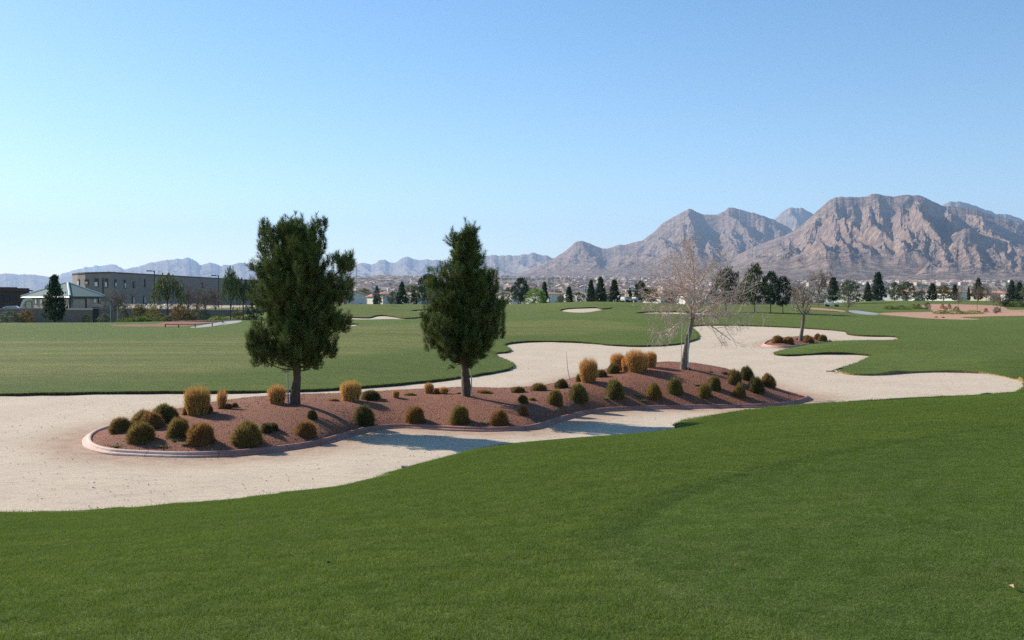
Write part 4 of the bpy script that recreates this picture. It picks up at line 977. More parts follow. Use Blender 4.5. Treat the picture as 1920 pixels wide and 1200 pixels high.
PL = [
 # --- along the wall on the left
 ('conifer',103,517,44,106,DG,'dark pointed conifer in front of the green roofed building',G2),
 ('shrub',20,584,48,106,GG,'grey shrub at the far left foot of the wall',G2),
 ('shrub',48,583,34,106,(.24,.16,.05),'shrub with orange tips left of the dark conifer',G2),
 ('shrub',163,591,18,104,OLG,'small green shrub left of the dark gate pillar',G2),
 ('shrub',194,589,26,103,GG,'dark round shrub right of the dark gate pillar',G2),
 ('bare',214,540,62,102,TW,'young pinkish bare tree held between two stakes',G2),
 ('shrub',238,596,30,100,YG,'low green shrub left of the long green hedge shrub',G2),
 ('shrub',262,594,44,99,(.18,.27,.05),'long bright green low shrub in front of the wall',G2),
 ('shrub',262,573,40,104,(.17,.15,.05),'tall dark shrub with brown tips behind the bright green one',G2),
 ('shrub',286,578,32,102,YEL,'yellow flowering shrub left of the tall willow',G2),
 ('willow',314,508,56,100,(.13,.15,.065),'tall loose willow like tree with a lamp post at its left',G2),
 ('shrub',318,592,34,97,OLG,'low green shrub under the tall willow like tree',G2),
 ('shrub',338,573,38,103,ORG,'shrub with bright orange top right of the tall willow',G2),
 ('bare',354,528,50,104,PK,'pink tinged bare tree right of the orange shrub',G2),
 ('shrub',366,580,24,105,OLG,'small green shrub under the first pink bare tree',G2),
 ('shrub',380,582,30,102,GG,'grey green shrub at the tip of the red gravel bed',G2),
 ('bare',386,536,44,106,PK,'middle pink bare tree behind the red gravel bed',G2),
 ('bare',404,534,40,108,PK,'pink bare tree touching the lamp post left of the weeping tree',G2),
 ('shrub',412,592,34,104,YG,'yellow green low shrub beside the grey path',G2),
 ('willow',432,494,30,106,(.11,.15,.05),'narrow weeping tree with red brown trunk',G2),
 ('willow',456,516,46,108,(.07,.10,.05),'dark drooping tree right of the weeping one',G2),
 ('shrub',478,565,34,104,DG2,'dark shrub mass behind the left edge of the broad pine',G2),
 ('shrub',300,588,26,99,OLG,'small olive shrub between the bright green one and the willow foot',G2),
 ('shrub',232,578,26,105,GG,'grey green shrub behind the staked young tree near the wall',G2),
 ('bare',370,532,40,110,TW,'grey brown bare tree between the first two pink bare trees',G2),
 ('shrub',350,588,22,100,DG2,'dark green shrub at the foot of the first pink bare tree',G2),
 ('shrub',446,584,30,108,OLG,'olive shrub at the trunk foot of the dark drooping tree',G2),
 # --- centre left
 ('bare',646,552,26,128,PK,'small leafless shrubby tree at the right edge of the broad pine',G1),
 ('bare',713,545,28,128,TW,'lone bare tree on the raised green between the two pines',G1),
 ('conifer',707,537,16,260,DG,'slim dark tree left of the shaded red roofed house',G4),
 ('round',683,541,26,320,OLG,'olive tree between the first two far houses',G4),
 ('round',737,546,22,250,GG,'grey green tree hiding the second house corner',G4),
 ('conifer',754,529,22,250,DG2,'tall dark conifer between two red roofed houses',G4),
 ('conifer',776,544,17,245,DG,'short dark conifer in front of the arched window house',G4),
 ('pine',803,514,44,230,DG2,'large dark tree behind the left edge of the pointed pine',G4),
 ('round',770,534,26,330,OLG,'green crown above the arched window house roof',G4),
 ('round',952,540,24,260,GG,'dull tree right behind the pointed pine',G4),
 ('pine',976,521,32,235,DG,'large dark pine right of the pointed pine',G4),
 ('round',1003,541,36,225,LG,'bright light green round tree beside the large dark pine',G4),
 ('conifer',1021,529,18,238,DG2,'dark conifer right of the bright green tree',G4),
 ('conifer',1067,538,18,230,DG,'small dark conifer before the white house with shaded side',G4),
 ('round',1052,553,18,226,OLG,'low olive tree left of the small dark conifer',G4),
 ('round',1086,548,24,230,GG,'pale grey green tree right of the small dark conifer',G4),
 ('conifer',1108,526,20,222,DG,'left tree of the dark trio behind the mound',G4),
 ('conifer',1126,520,26,220,DG,'middle and tallest tree of the dark trio behind the mound',G4),
 ('conifer',1152,525,26,222,DG,'right tree of the dark trio behind the mound',G4),
 ('conifer',1181,541,14,215,DG,'short dark tree beside the parked cart left of the bare tree',G4),
 ('pine',1201,526,24,220,DG2,'dark pine seen through the left twigs of the bare tree',G4),
 ('pine',1222,540,24,225,OLG,'olive pine seen low through the bare tree branches',G4),
 ('round',1258,545,30,250,GG,'grey tree seen behind the bare tree fork',G4),
 # --- tall pines right of the bare tree
 ('pine',1361,502,50,128,(.085,.085,.045),'brownish pine behind the right twigs of the big bare tree',G1),
 ('pine',1415,497,38,123,DG2,'tallest dark pine of the row right of the bare tree',G1),
 ('pine',1445,509,32,125,DG,'second pine of the row, with a slanting trunk',G1),
 ('pine',1468,518,28,122,DG,'third pine of the row, casting a long shadow to the right',G1),
 ('pine',1393,528,20,170,DG2,'smaller pine half hidden left of the tallest one',G1),
 ('bare',1488,525,46,140,TW,'wispy grey bare tree right of the pine row',G1),
 ('bare',1535,498,46,150,TW,'tall wispy bare tree with a reddish trunk by the path',G1),
 ('round',1506,540,34,190,GG,'dull bushy tree behind the small leaning bare tree',G1),
 ('conifer',1562,521,28,200,DG,'dark conifer behind the white golf cart',G1),
 ('round',1591,524,38,185,GG,'grey green rounded tree right of the golf cart',G1),
 ('bare',1590,552,24,132,TW,'thin bare sapling standing at the grey path',G1),
 ('shrub',1610,553,24,210,DG,'dark bush left of the bright white gable',G4),
 # --- right hand side
 ('conifer',1627,530,18,215,DG,'smaller dark conifer in front of the bright white gable',G4),
 ('conifer',1646,511,28,212,DG,'tallest spire shaped conifer on the right side',G4),
 ('round',1677,529,22,215,GG,'greyish narrow tree right of the tallest conifer',G4),
 ('round',1699,527,34,212,(.13,.15,.065),'pale leafy tree above the white walled house',G4),
 ('shrub',1727,545,26,214,DG2,'dark bush right of the pale leafy tree',G4),
 ('conifer',1748,532,22,208,DG,'dark round conifer at the back edge of the gravel bed',G4),
 ('round',1769,536,28,206,(.12,.13,.035),'yellowish bushy tree right of the dark round conifer',G4),
 ('conifer',1790,534,16,210,DG,'dark tree left of the house with the lit red roof',G4),
 ('conifer',1816,538,7,212,DG,'pencil thin cypress beside the shaded house wall',G4),
 ('conifer',1834,522,22,208,DG,'dark tree rising behind the young white trunked trees',G4),
 ('bare',1797,542,18,158,(.2,.2,.1),'white trunked sapling standing left in the gravel bed',G1),
 ('bare',1832,532,26,156,(.2,.2,.1),'white trunked sapling in the middle of the gravel bed',G1),
 ('bare',1849,534,22,176,(.2,.2,.1),'white trunked sapling at the back of the gravel bed',G1),
 ('bare',1862,552,24,172,TW,'pale sapling before the yellow house',G1),
 ('bare',1876,545,34,150,PK,'reddish twiggy tree right of the yellow house',G1),
 ('conifer',1897,526,20,206,DG,'dark tree near the right border, left of two',G4),
 ('conifer',1911,529,20,204,DG,'dark tree near the right border, right of two',G4),
 ('shrub',1900,561,56,172,DG2,'large dark hedge mound at the right border',G1),
 ('round',1926,535,24,200,GG,'grey green tree cut by the right border',G4),
 ('shrub',1668,573,22,158,(.16,.22,.045),'leftmost green shrub of the band behind the pink gravel',G3),
 ('shrub',1690,573,28,158,(.18,.25,.05),'second green shrub of the band behind the pink gravel',G3),
 ('shrub',1716,572,30,160,(.22,.28,.05),'rightmost bright shrub of the band behind the pink gravel',G3),
 ('shrub',1739,567,12,158,GG,'tiny grey shrub beside the red boulders',G3),
 ('shrub',1764,582,30,136,(.19,.26,.05),'left low shrub of the yellow green strip in the gravel',G3),
 ('shrub',1790,581,34,135,(.28,.33,.05),'middle low shrub of the yellow green strip in the gravel',G3),
 ('shrub',1824,582,40,135,YG,'right low shrub of the yellow green strip in the gravel',G3),
 ('shrub',1767,570,8,160,RED,'tiny red brown shrub on the back gravel',G3),
 ('shrub',1780,570,8,158,OLG,'tiny olive shrub on the back gravel',G3),
 ('shrub',1773,575,7,152,RED,'tiny dark shrub in front of the olive one on the gravel',G3),
 ('shrub',1793,575,12,150,GG,'small grey shrub above the yellow green strip',G3),
 ('shrub',1849,578,9,142,RED,'small brown shrub right of the yellow green strip',G3),
 ('shrub',1869,576,14,142,GG,'grey green shrub at the right of the gravel bed',G3),
 ('shrub',1867,583,7,136,RED,'tiny brown shrub in front of the grey green one',G3),
]
for e in PL: plant(*e)
for px, top, lb in ((207, 572, 'left stake of the young pinkish bare tree by the wall'), (220, 574, 'right stake of the young pinkish bare tree by the wall')):
    q = ground_pt(px, 101); mb = MB(); mb.path([(0, 0, -.1), (0, 0, at_d(px, top, 101)[2] - q[2])], .028, 6); tag(mb.obj('tree_stake', M_STAKE, loc=q), lb, 'stake', 'thin metal tree stakes')
for i, (px, py, lb) in enumerate([(1712,571,'left red boulder behind the gravel bed'),(1721,571.5,'right red boulder behind the gravel bed'),(1755,594.5,'left dark red rock at the front of the gravel bed'),(1768,595,'right dark red rock at the front of the gravel bed')]):
    q = hit(px, py + 1); rs = np.random.RandomState(i); mb = MB(); k, m = 10, 6; V = []
    for a in range(m + 1):
        e_ = -.5 + a / m * 2.0
        for j in range(k): th = j / k * 6.283; r = max(math.cos(e_), .05) * (.8 + .4 * rs.rand()); V.append((math.cos(th) * r, math.sin(th) * r, math.sin(e_) * .8))
    mb.add(V, [(a * k + j, a * k + (j + 1) % k, (a + 1) * k + (j + 1) % k, (a + 1) * k + j) for a in range(m) for j in range(k)]); s = .34 if i < 2 else .2
    tag(mb.obj('boulder', M_RED, loc=q, scale=(s, s, s)), lb, 'boulder', 'red boulders by the gravel bed')

# ------------------------------------------------------------------ buildings
M_BWALL = mat_simple('grey_block', (.33, .265, .245), (.28, .225, .21), .5, .9)
M_DARK = mat_simple('dark_recess', (.05, .05, .06), (.035, .035, .045), 1, .5)
t = NT('window_glass'); t.col((.10, .13, .16)); t.rough(.08); t.b.inputs['Specular IOR Level'].default_value = 1.0; t.b.inputs['Metallic'].default_value = .6; M_GLASS = t.m
M_SKYPANE = mat_simple('sky_reflect_pane', (.72, .78, .82), (.60, .66, .72), 1.5, .35)  # bright sky reflection is painted into the pane colour
M_GROOF = mat_simple('green_metal_roof', (.10, .17, .155), (.08, .14, .13), .8, .85)
M_RIDGE = mat_simple('ridge_trim', (.55, .64, .62), (.45, .54, .52), 1, .5)
M_BEIGE = mat_simple('beige_stucco', (.50, .40, .32), (.44, .35, .28), .7, .9)
M_CREAM = mat_simple('cream_stucco', (.72, .62, .46), (.66, .56, .42), .7, .9)
M_WALLBR = mat_simple('block_wall', (.29, .22, .185), (.24, .18, .155), .9, .95, .3)
M_WHITE = mat_simple('white_stucco', (.78, .74, .68), (.70, .66, .60), .8, .9)
M_TILE = mat_simple('roof_tile', (.50, .25, .17), (.38, .19, .13), 1.4, .9, .5)
M_TILE2 = mat_simple('tan_roof_tile', (.44, .31, .23), (.35, .24, .18), 1.4, .9, .5)
M_BROWN = mat_simple('red_brown_brick', (.13, .07, .055), (.085, .05, .042), .8, .95)
M_METAL = mat_simple('dark_pole', (.07, .07, .075), (.05, .05, .055), 2, .5)
M_PALEP = mat_simple('pale_pole', (.55, .55, .55), (.45, .45, .45), 2, .5)
def prism(mb, foot, z0, z1, a=.5, mat=0, top=True):
    P = np.array(foot); n = len(P); V = [(*p, z0) for p in P] + [(*p, z1) for p in P]
    area = (P[:, 0] * np.roll(P[:, 1], -1) - np.roll(P[:, 0], -1) * P[:, 1]).sum(); Fq = [(i, (i + 1) % n, n + (i + 1) % n, n + i) for i in range(n)]
    if area < 0: Fq = [f[::-1] for f in Fq]
    mb.add(V, Fq, a, mat); b = mb.n - len(V)
    mb.F.append((np.array([[b + n + i for i in range(n)]]) if area > 0 else np.array([[b + n + i for i in range(n)]])[:, ::-1], mat))
def grey_building():
    c = [(136, 214), (146, 207), (160, 203), (208, 199), (470, 283), (530, 310)]
    P = [at_d(px, 560, d)[:2] for px, d in c]; P0 = [p - np.array([0, 0]) for p in P]; org = np.array([P[3][0], P[3][1], 0.]); ztop = at_d(208, 509.5, 199)[2]; z0 = -.5
    back = [P[-1] + np.array([-25, 45]), P[0] + np.array([-8, 60])]
    foot = [tuple(p - org[:2]) for p in list(P) + back]; root = empty('grey_building', org); tag(root, 'long flat roofed grey two storey building with small high windows', 'building')
    wl = MB(); prism(wl, foot, z0, ztop - .25); wl.obj('wall', M_BWALL, root)
    cp = MB(); ctr_ = np.mean(foot, 0); big = [tuple(ctr_ + (np.array(f) - ctr_) * 1.004) for f in foot]; prism(cp, big, ztop - .25, ztop); cp.obj('coping', M_METAL, root)
    segs_ = [(c[i][0], c[i + 1][0], P[i], P[i + 1]) for i in range(5)]
    def face(px):
        for a, b, p, q in segs_:
            if a <= px <= b:
                v = pdir(px, 560)[:2]; A_ = np.array([[v[0], -(q - p)[0]], [v[1], -(q - p)[1]]]); s = np.linalg.solve(A_, p); n_ = unit(np.array([(q - p)[1], -(q - p)[0]])); 
                if n_ @ v > 0: n_ = -n_
                return v * s[0], n_, math.atan2((q - p)[1], (q - p)[0])
    def win(px, y0, y1, w, pane, rec=None):
        pt, n_, an = face(px); d = pt[1]; za, zb = at_d(px, y1, d)[2], at_d(px, y0, d)[2]
        f = MB(); c_ = pt + n_ * .05 - org[:2]; f.box((c_[0], c_[1], (za + zb) / 2 + (rec or 0) / 2), (w + .35, .12, zb - za + .3 + (rec or 0)), an); fo = f.obj('window', M_DARK, root)
        g_ = MB(); c2 = pt + n_ * .13 - org[:2]; g_.box((c2[0], c2[1], (za + zb) / 2), (w, .06, zb - za), an); g_.obj('pane', pane, fo)
    for px, a, b, w, m, rec in [(148,527,535,.8,M_SKYPANE,.3),(163,528,533,.8,M_SKYPANE,.3),(181.5,529,537,.9,M_SKYPANE,.6),(200,529,538,.55,M_SKYPANE,.6),(216.5,530,537,.5,M_SKYPANE,.5),(234,531,540,.55,M_SKYPANE,.6),(251,529,538,.6,M_GLASS,0),(272,525,537,.35,M_GLASS,0),(250,556,568,1.0,M_GLASS,0),(271,556,568,1.0,M_GLASS,0),(380,531,539,.6,M_GLASS,0),(344,533,541,.6,M_GLASS,0),(300,532,540,.5,M_GLASS,0)]: win(px, a, b, w, m, rec)
    dp = MB(); pt, n_, an = face(193.5); c_ = pt + n_ * .08 - org[:2]; za, zb = at_d(193, 551, pt[1])[2], at_d(193, 521, pt[1])[2]; dp.box((c_[0], c_[1], (za + zb) / 2), (.22, .14, zb - za), an); dp.obj('drain_pipe', M_METAL, root)
grey_building()
def roofed_hall():
    pk = at_d(127, 530, 158); A_ = at_d(40, 555.5, 160); B_ = at_d(131, 555.5, 146); C_ = at_d(198, 555.5, 156); ze = B_[2]; D_ = A_ + C_ - B_; org = np.array([B_[0], B_[1], 0.])
    root = empty('green_roof_hall', org); tag(root, 'low beige hall under a green metal hip roof', 'building')
    foot = [A_[:2], B_[:2], C_[:2], D_[:2]]; cc = np.mean(foot, 0); inn = [cc + (f - cc) * .95 - org[:2] for f in foot]; out = [cc + (f - cc) * 1.0 - org[:2] for f in foot]
    w = MB(); prism(w, [tuple(f) for f in inn], -.5, ze); w.obj('wall', M_BEIGE, root)
    r = MB(); ap = np.array([pk[0] - org[0], cc[1] - org[1], at_d(127, 530, cc[1])[2]]); rp = [(*o_, ze) for o_ in out] + [(*o_, ze - .35) for o_ in out] + [tuple(ap)]
    r.add(rp, [(0, 1, 8), (1, 2, 8), (2, 3, 8), (3, 0, 8)]); b = r.n - 9; r.F.append((np.array([[0, 4, 5, 1], [1, 5, 6, 2], [2, 6, 7, 3], [3, 7, 4, 0], [4, 7, 6, 5]]) + b, 0)); ro = r.obj('roof', M_GROOF, root)
    tr_ = MB(); 
    for k in range(4): tr_.tubes([np.array(rp[k]) + [0, 0, .05]], [ap + [0, 0, .05]], [.16], [.16], 6)
    tr_.obj('ridge_trim', M_RIDGE, ro)
    fc = MB()
    for k in range(4): a, b2_ = np.array(rp[k]) + [0, 0, -.17], np.array(rp[(k + 1) % 4]) + [0, 0, -.17]; fc.tubes([a], [b2_], [.12], [.12], 4)
    fc.obj('fascia', M_METAL, ro)
    def on(px, p, q):
        v = pdir(px, 560)[:2]; s = np.linalg.solve(np.array([[v[0], -(q - p)[0]], [v[1], -(q - p)[1]]]), p); return v * s[0], math.atan2((q - p)[1], (q - p)[0])
    I = [np.array(i) + org[:2] for i in inn]
    for px, y0, y1, w_, m, nm, sd in [(69,561,569,.5,M_SKYPANE,'window',0),(79,561,569,.5,M_SKYPANE,'window',0),(132.5,559,578.5,.62,M_GLASS,'door',1),(164,559,579,1.0,M_GLASS,'door',1),(176,560.5,567,.5,M_SKYPANE,'window',1),(185.5,560,568,.5,M_GLASS,'window',1)]:
        pt, an = on(px, I[sd], I[sd + 1]); n_ = unit(np.array([I[sd + 1] - I[sd]]))[0]; nn = np.array([n_[1], -n_[0]]); nn = nn if nn[1] < 0 else -nn; d = pt[1]; za, zb = at_d(px, y1, d)[2], at_d(px, y0, d)[2]
        f = MB(); c_ = pt + nn * .05 - org[:2]; f.box((c_[0], c_[1], (za + zb) / 2), (w_ + .25, .14, zb - za + .2), an); fo = f.obj(nm, M_DARK if m is M_GLASS else M_BEIGE, root)
        g_ = MB(); c_ = pt + nn * .14 - org[:2]; g_.box((c_[0], c_[1], (za + zb) / 2), (w_, .06, zb - za), an); g_.obj('pane', m, fo)
    # curved white gable wall with a tan door
    q = at_d(46, 590, 138); an_root = empty('curved_wall', (q[0], q[1], 0)); tag(an_root, 'curved white wall end with a tan door left of the green roofed hall', 'wall')
    k = 138 / F; prof = [(38,579),(40,573),(42,567),(45,562),(50,559),(55,558.3),(58,560)]; pr2 = [(60,562),(56,562),(52,563),(48,566),(45.5,570),(43.5,576),(43,579)]
    pts = [((x - 46) * k, at_d(x, y, 138)[2]) for x, y in prof + pr2]; mb = MB(); n = len(pts); V = [(a, -.25, z) for a, z in pts] + [(a, .25, z) for a, z in pts]
    h = len(prof); mb.add(V, [(i, i + 1, 2 * h - 2 - i, 2 * h - 1 - i) for i in range(h - 1)]); b = mb.n - len(V)
    mb.F.append((np.array([[n + i, n + 2 * h - 1 - i, n + 2 * h - 2 - i, n + i + 1] for i in range(h - 1)]) + b, 0)); mb.F.append((np.array([[i, n + i, n + (i + 1) % n, (i + 1) % n] for i in range(n)]) + b, 0)); mb.obj('arched_rim', M_WHITE, an_root)
    wl = MB(); za, zb = at_d(50, 585, 138)[2], at_d(50, 564, 138)[2]; wl.box(((52 - 46) * k, .4, (za + zb) / 2 - .4), (1.2, .3, zb - za + .8)); wl.obj('wall_panel', M_BEIGE, an_root)
    dr = MB(); za, zb = at_d(53, 583, 138)[2], at_d(53, 566, 138)[2]; dr.box(((53.5 - 46) * k, .12, (za + zb) / 2), (.62, .16, zb - za)); dr.obj('door', M_CREAM, an_root)
roofed_hall()
def brown_building():
    q = at_d(-20, 575, 185); root = empty('brown_building', (q[0], q[1], 0)); tag(root, 'dark red brown building with stepped roof at the left border', 'building'); k = 185 / F; z = lambda y: at_d(0, y, 185)[2]
    w = MB(); w.box((0, 2, (z(545) - 1) / 2 + .5), (112 * k, 4, z(545) + 1)); w.obj('wall', M_BROWN, root)
    r = MB()
    for i, (hw, y0, y1) in enumerate([(62, 546, 543.5), (50, 543.4, 541), (36, 540.9, 538.2)]): r.box((0, 2, (z(y0) + z(y1)) / 2), (hw * 2 * k, 5 - i * .8, z(y1) - z(y0)), 0, .5, 0, .96)
    r.obj('roof', M_BROWN, root)
    for px in (-10, 2, 14, 26): f = MB(); f.box(((px + 20) * k, -.05, (z(553) + z(564)) / 2), (.9, .12, z(553) - z(564))); f.obj('window', M_DARK, root)
brown_building()
# parked vehicles left
def car(px, d, yaw, col, label, group='cars parked by the left buildings'):
    q = ground_pt(px, d); root = empty('parked_car', q, yaw); tag(root, label, 'car', group); m = mat_simple('car_paint', col, tuple(c * .85 for c in col), .5, .3, 0, None, .5)
    sec = [(-2.2, .35, .75), (-2.15, .5, .95), (-1.3, .5, 1.0), (-.7, .5, 1.42), (.6, .5, 1.45), (1.2, .5, 1.02), (2.1, .48, .85), (2.2, .35, .7)]
    V = []; 
    for x, z0, z1 in sec: V += [(x, -.85, z0 - .15), (x, -.88, (z0 + z1) / 2), (x, -.7 if z1 > 1.2 else -.82, z1), (x, .7 if z1 > 1.2 else .82, z1), (x, .88, (z0 + z1) / 2), (x, .85, z0 - .15)]
    n = len(sec); mb = MB(); mb.add(V, [(i * 6 + j, (i + 1) * 6 + j, (i + 1) * 6 + (j + 1) % 6, i * 6 + (j + 1) % 6) for i in range(n - 1) for j in range(6)]); mb.F.append((np.array([[5, 4, 3, 2, 1, 0]]), 0)); mb.obj('body', m, root)
    g_ = MB()
    for s in (-1, 1): g_.box((0, s * .77, 1.2), (1.5, .03, .3))
    g_.obj('side_glass', M_GLASS, root)
    for x in (-1.35, 1.35):
        for s in (-1, 1): w = MB(); w.tubes([(x, s * .72, .33)], [(x, s * .9, .33)], [.33], [.33], 14); w.F.append((np.array([[14 + i for i in range(14)]]), 0)); w.obj('wheel', M_METAL, root)
car(22, 140, .3, (.75, .76, .78), 'white car parked left of the curved white wall')
car(316, 190, .6, (.75, .76, .78), 'white car seen over the gravel lot behind the tall willow', 'cars parked by the left buildings')
# perimeter wall
def wallrun(pts, label, mat, th=.25):
    root = empty('perimeter_wall', (*at_d(pts[0][0], 600, pts[0][3])[:2], 0)); tag(root, label, 'wall', 'perimeter walls left'); o = np.array(root.location); w = MB(); cp = MB()
    for (a, b) in zip(pts[:-1], pts[1:]):
        A_, B_ = at_d(a[0], a[1], a[3]), at_d(b[0], b[1], b[3]); d = (B_ - A_)[:2]; n_ = unit(np.array([-d[1], d[0]])) * th / 2
        V = []
        for p, z0 in ((A_, at_d(a[0], a[2], a[3])[2] - .6), (B_, at_d(b[0], b[2], b[3])[2] - .6)):
            for s in (-1, 1): V += [(p[0] + n_[0] * s, p[1] + n_[1] * s, z0), (p[0] + n_[0] * s, p[1] + n_[1] * s, p[2])]
        w.add(np.array(V) - o, [(0, 4, 5, 1), (2, 3, 7, 6), (0, 2, 6, 4), (0, 1, 3, 2), (4, 6, 7, 5), (1, 5, 7, 3)])
        cp.tubes([A_ + np.array([0, 0, .03]) - o], [B_ + np.array([0, 0, .03]) - o], [.17], [.17], 4)
    w.obj('wall_panel', mat, root); cp.obj('wall_cap', mat, root)
wallrun([(-260, 581, 608, 116), (90, 581, 608, 114), (176, 581.5, 606, 112)], 'brown block wall left of the dark gate pillar', M_WALLBR)
wallrun([(184, 581.5, 606, 112), (250, 582, 604, 113), (350, 583, 602, 116), (440, 584, 600, 118), (520, 585, 600, 120)], 'brown block wall right of the dark gate pillar', M_WALLBR)
q = at_d(180, 600, 111.8); mb = MB(); mb.box((0, 0, (at_d(180, 580, 111.8)[2] - .2) / 2 + .2), (.5, .5, at_d(180, 580, 111.8)[2])); mb.box((0, 0, at_d(180, 580, 111.8)[2] + .24), (.6, .6, .1)); tag(mb.obj('gate_pillar', M_DARK, loc=(q[0], q[1], 0)), 'dark square pillar between the two wall runs', 'pillar')
# sunlit gravel lot behind the wall
mb = MB(); L = [(225, 140), (520, 140), (540, 188), (228, 188)]; V = [at_d(px, 575, d) for px, d in L]
for v, y in zip(V, (584, 584, 572.5, 572.5)): v[2] = EYE - (y - 560) / F * v[1] * 1.0
mb.add(V, [(0, 1, 2, 3)]); V2 = [v - [0, 0, 3] for v in V]; mb.add(list(V) + V2, [(0, 4, 5, 1), (1, 5, 6, 2), (3, 2, 6, 7), (0, 3, 7, 4)])
tag(mb.obj('gravel_lot', gravel('tan_lot', (.55, .41, .30), (.48, .35, .26), (.4, .3, .22), 2)), kind='structure')
# pampas grass row
def pampas(seed):
    rs = np.random.RandomState(seed); mb = MB(); n = 260; a = rs.uniform(0, 6.28, n); r = rs.uniform(.05, .5, n); P = np.c_[np.cos(a) * r * .3, np.sin(a) * r * .3, np.zeros(n)]; mb.blades(P, np.c_[np.cos(a) * r * 1.2, np.sin(a) * r * 1.2, rs.uniform(.5, 1.1, n)], .05, rs.rand(n) * .6)
    pl = MB(); m = 9
    for i in range(m):
        x, y = rs.uniform(-.4, .4, 2); C = np.c_[rs.normal(x, .05, 30), rs.normal(y, .05, 30), rs.uniform(1.1, 1.65, 30)]; pl.cards(C, .16, rs.rand(30), i, up=(0, 0, 2), asp=.4)
    return mb.mesh('pampas_blades', M_TUFT), pl.mesh('pampas_plumes', M_TUFT)
PM = [pampas(1), pampas(2)]
nth = ['first', 'second', 'third', 'fourth', 'fifth', 'sixth', 'seventh', 'eighth', 'ninth', 'tenth', 'eleventh', 'twelfth']
for i in range(12):
    px = 232 + i * 13.5; d = 122 + (i % 3); q = at_d(px, 600, d); zt = at_d(px, 570 + (i % 2), d)[2]; r = empty('pampas_grass', (q[0], q[1], .5), i); s = (zt - .5) / 1.65; r.scale = (s * .9, s * .9, s)
    tag(r, f'{nth[i]} clump from the left of the pampas grass with pale plumes behind the wall', 'pampas grass', 'pampas grass row behind the wall')
    link('blades', PM[i % 2][0], r, color=(.30, .21, .15)); link('plumes', PM[i % 2][1], r, color=(.62, .55, .47))
# rail fence by the path
def rail_fence():
    pts = [hit(x, y) for x, y in [(310, 614), (335, 614.3), (366, 614), (398, 611.5), (418, 606)]]; root = empty('rail_fence', pts[0]); tag(root, 'low dark rail fence with short posts along the grey path', 'fence'); o = pts[0]
    r = MB(); h = np.array([0, 0, .26])
    for a, b in zip(pts[:-1], pts[1:]): r.tubes([a - o + h], [b - o + h], [.032], [.032], 6)
    r.obj('rail', M_METAL, root)
    for p in pts: m = MB(); m.box(p - o + np.array([0, 0, .1]), (.07, .07, .36)); m.obj('post', M_METAL, root)
rail_fence()
# lamp posts, poles
def lamp(px, top, d, side, label):
    q = ground_pt(px, d); h = at_d(px, top, d)[2] - q[2]; r = empty('street_lamp', q); tag(r, label, 'street lamp', 'lamp posts before the grey building'); m = MB(); m.path([(0, 0, -.2), (0, 0, h)], [.11, .08], 8); m.obj('pole', M_METAL, r)
    m = MB(); m.path([(0, 0, h - .12), (side * .5, 0, h - .06)], .05, 6); m.obj('arm', M_METAL, r); m = MB(); m.box((side * .8, 0, h - .04), (.7, .35, .16)); m.obj('lamp_head', M_METAL, r)
lamp(290, 507.5, 150, -1, 'tall street lamp left of the tall willow like tree'); lamp(410, 516, 165, -1, 'street lamp left of the narrow weeping tree')
def pole(px, top, d, arms, label, mat, group):
    q = np.array([(px - 960) / F * d, d, 0.]); h = at_d(px, top, d)[2]; r = empty('utility_pole', q); tag(r, label, 'utility pole', group); m = MB(); m.path([(0, 0, -5), (0, 0, h)], [.35 * d / 600, .22 * d / 600], 8); m.obj('mast', mat, r)
    for i in range(arms): m = MB(); m.tubes([(-2.2 if i % 2 == 0 else 0, 0, h - 1 - i * 2.2)], [(0 if i % 2 == 0 else 2.2, 0, h - 1.3 - i * 2.2)], [.13], [.16], 6); m.obj('cross_arm', mat, r)
pole(668.5, 497, 560, 4, 'tallest transmission pole with short arms right of the broad pine', M_PALEP, 'poles in the valley')
for px, tp, lb in ((1040, 531, 'thin pole left of the white shaded house'), (1096, 529, 'thin pole just left of the dark tree trio'), (1183, 529, 'thin pole between trio and bare tree'), (636, 530, 'short pole touching the right edge of the broad pine'), (963, 534, 'short pole left of the large dark pine')): pole(px, tp, 620, 1, lb, M_PALEP, 'poles in the valley')
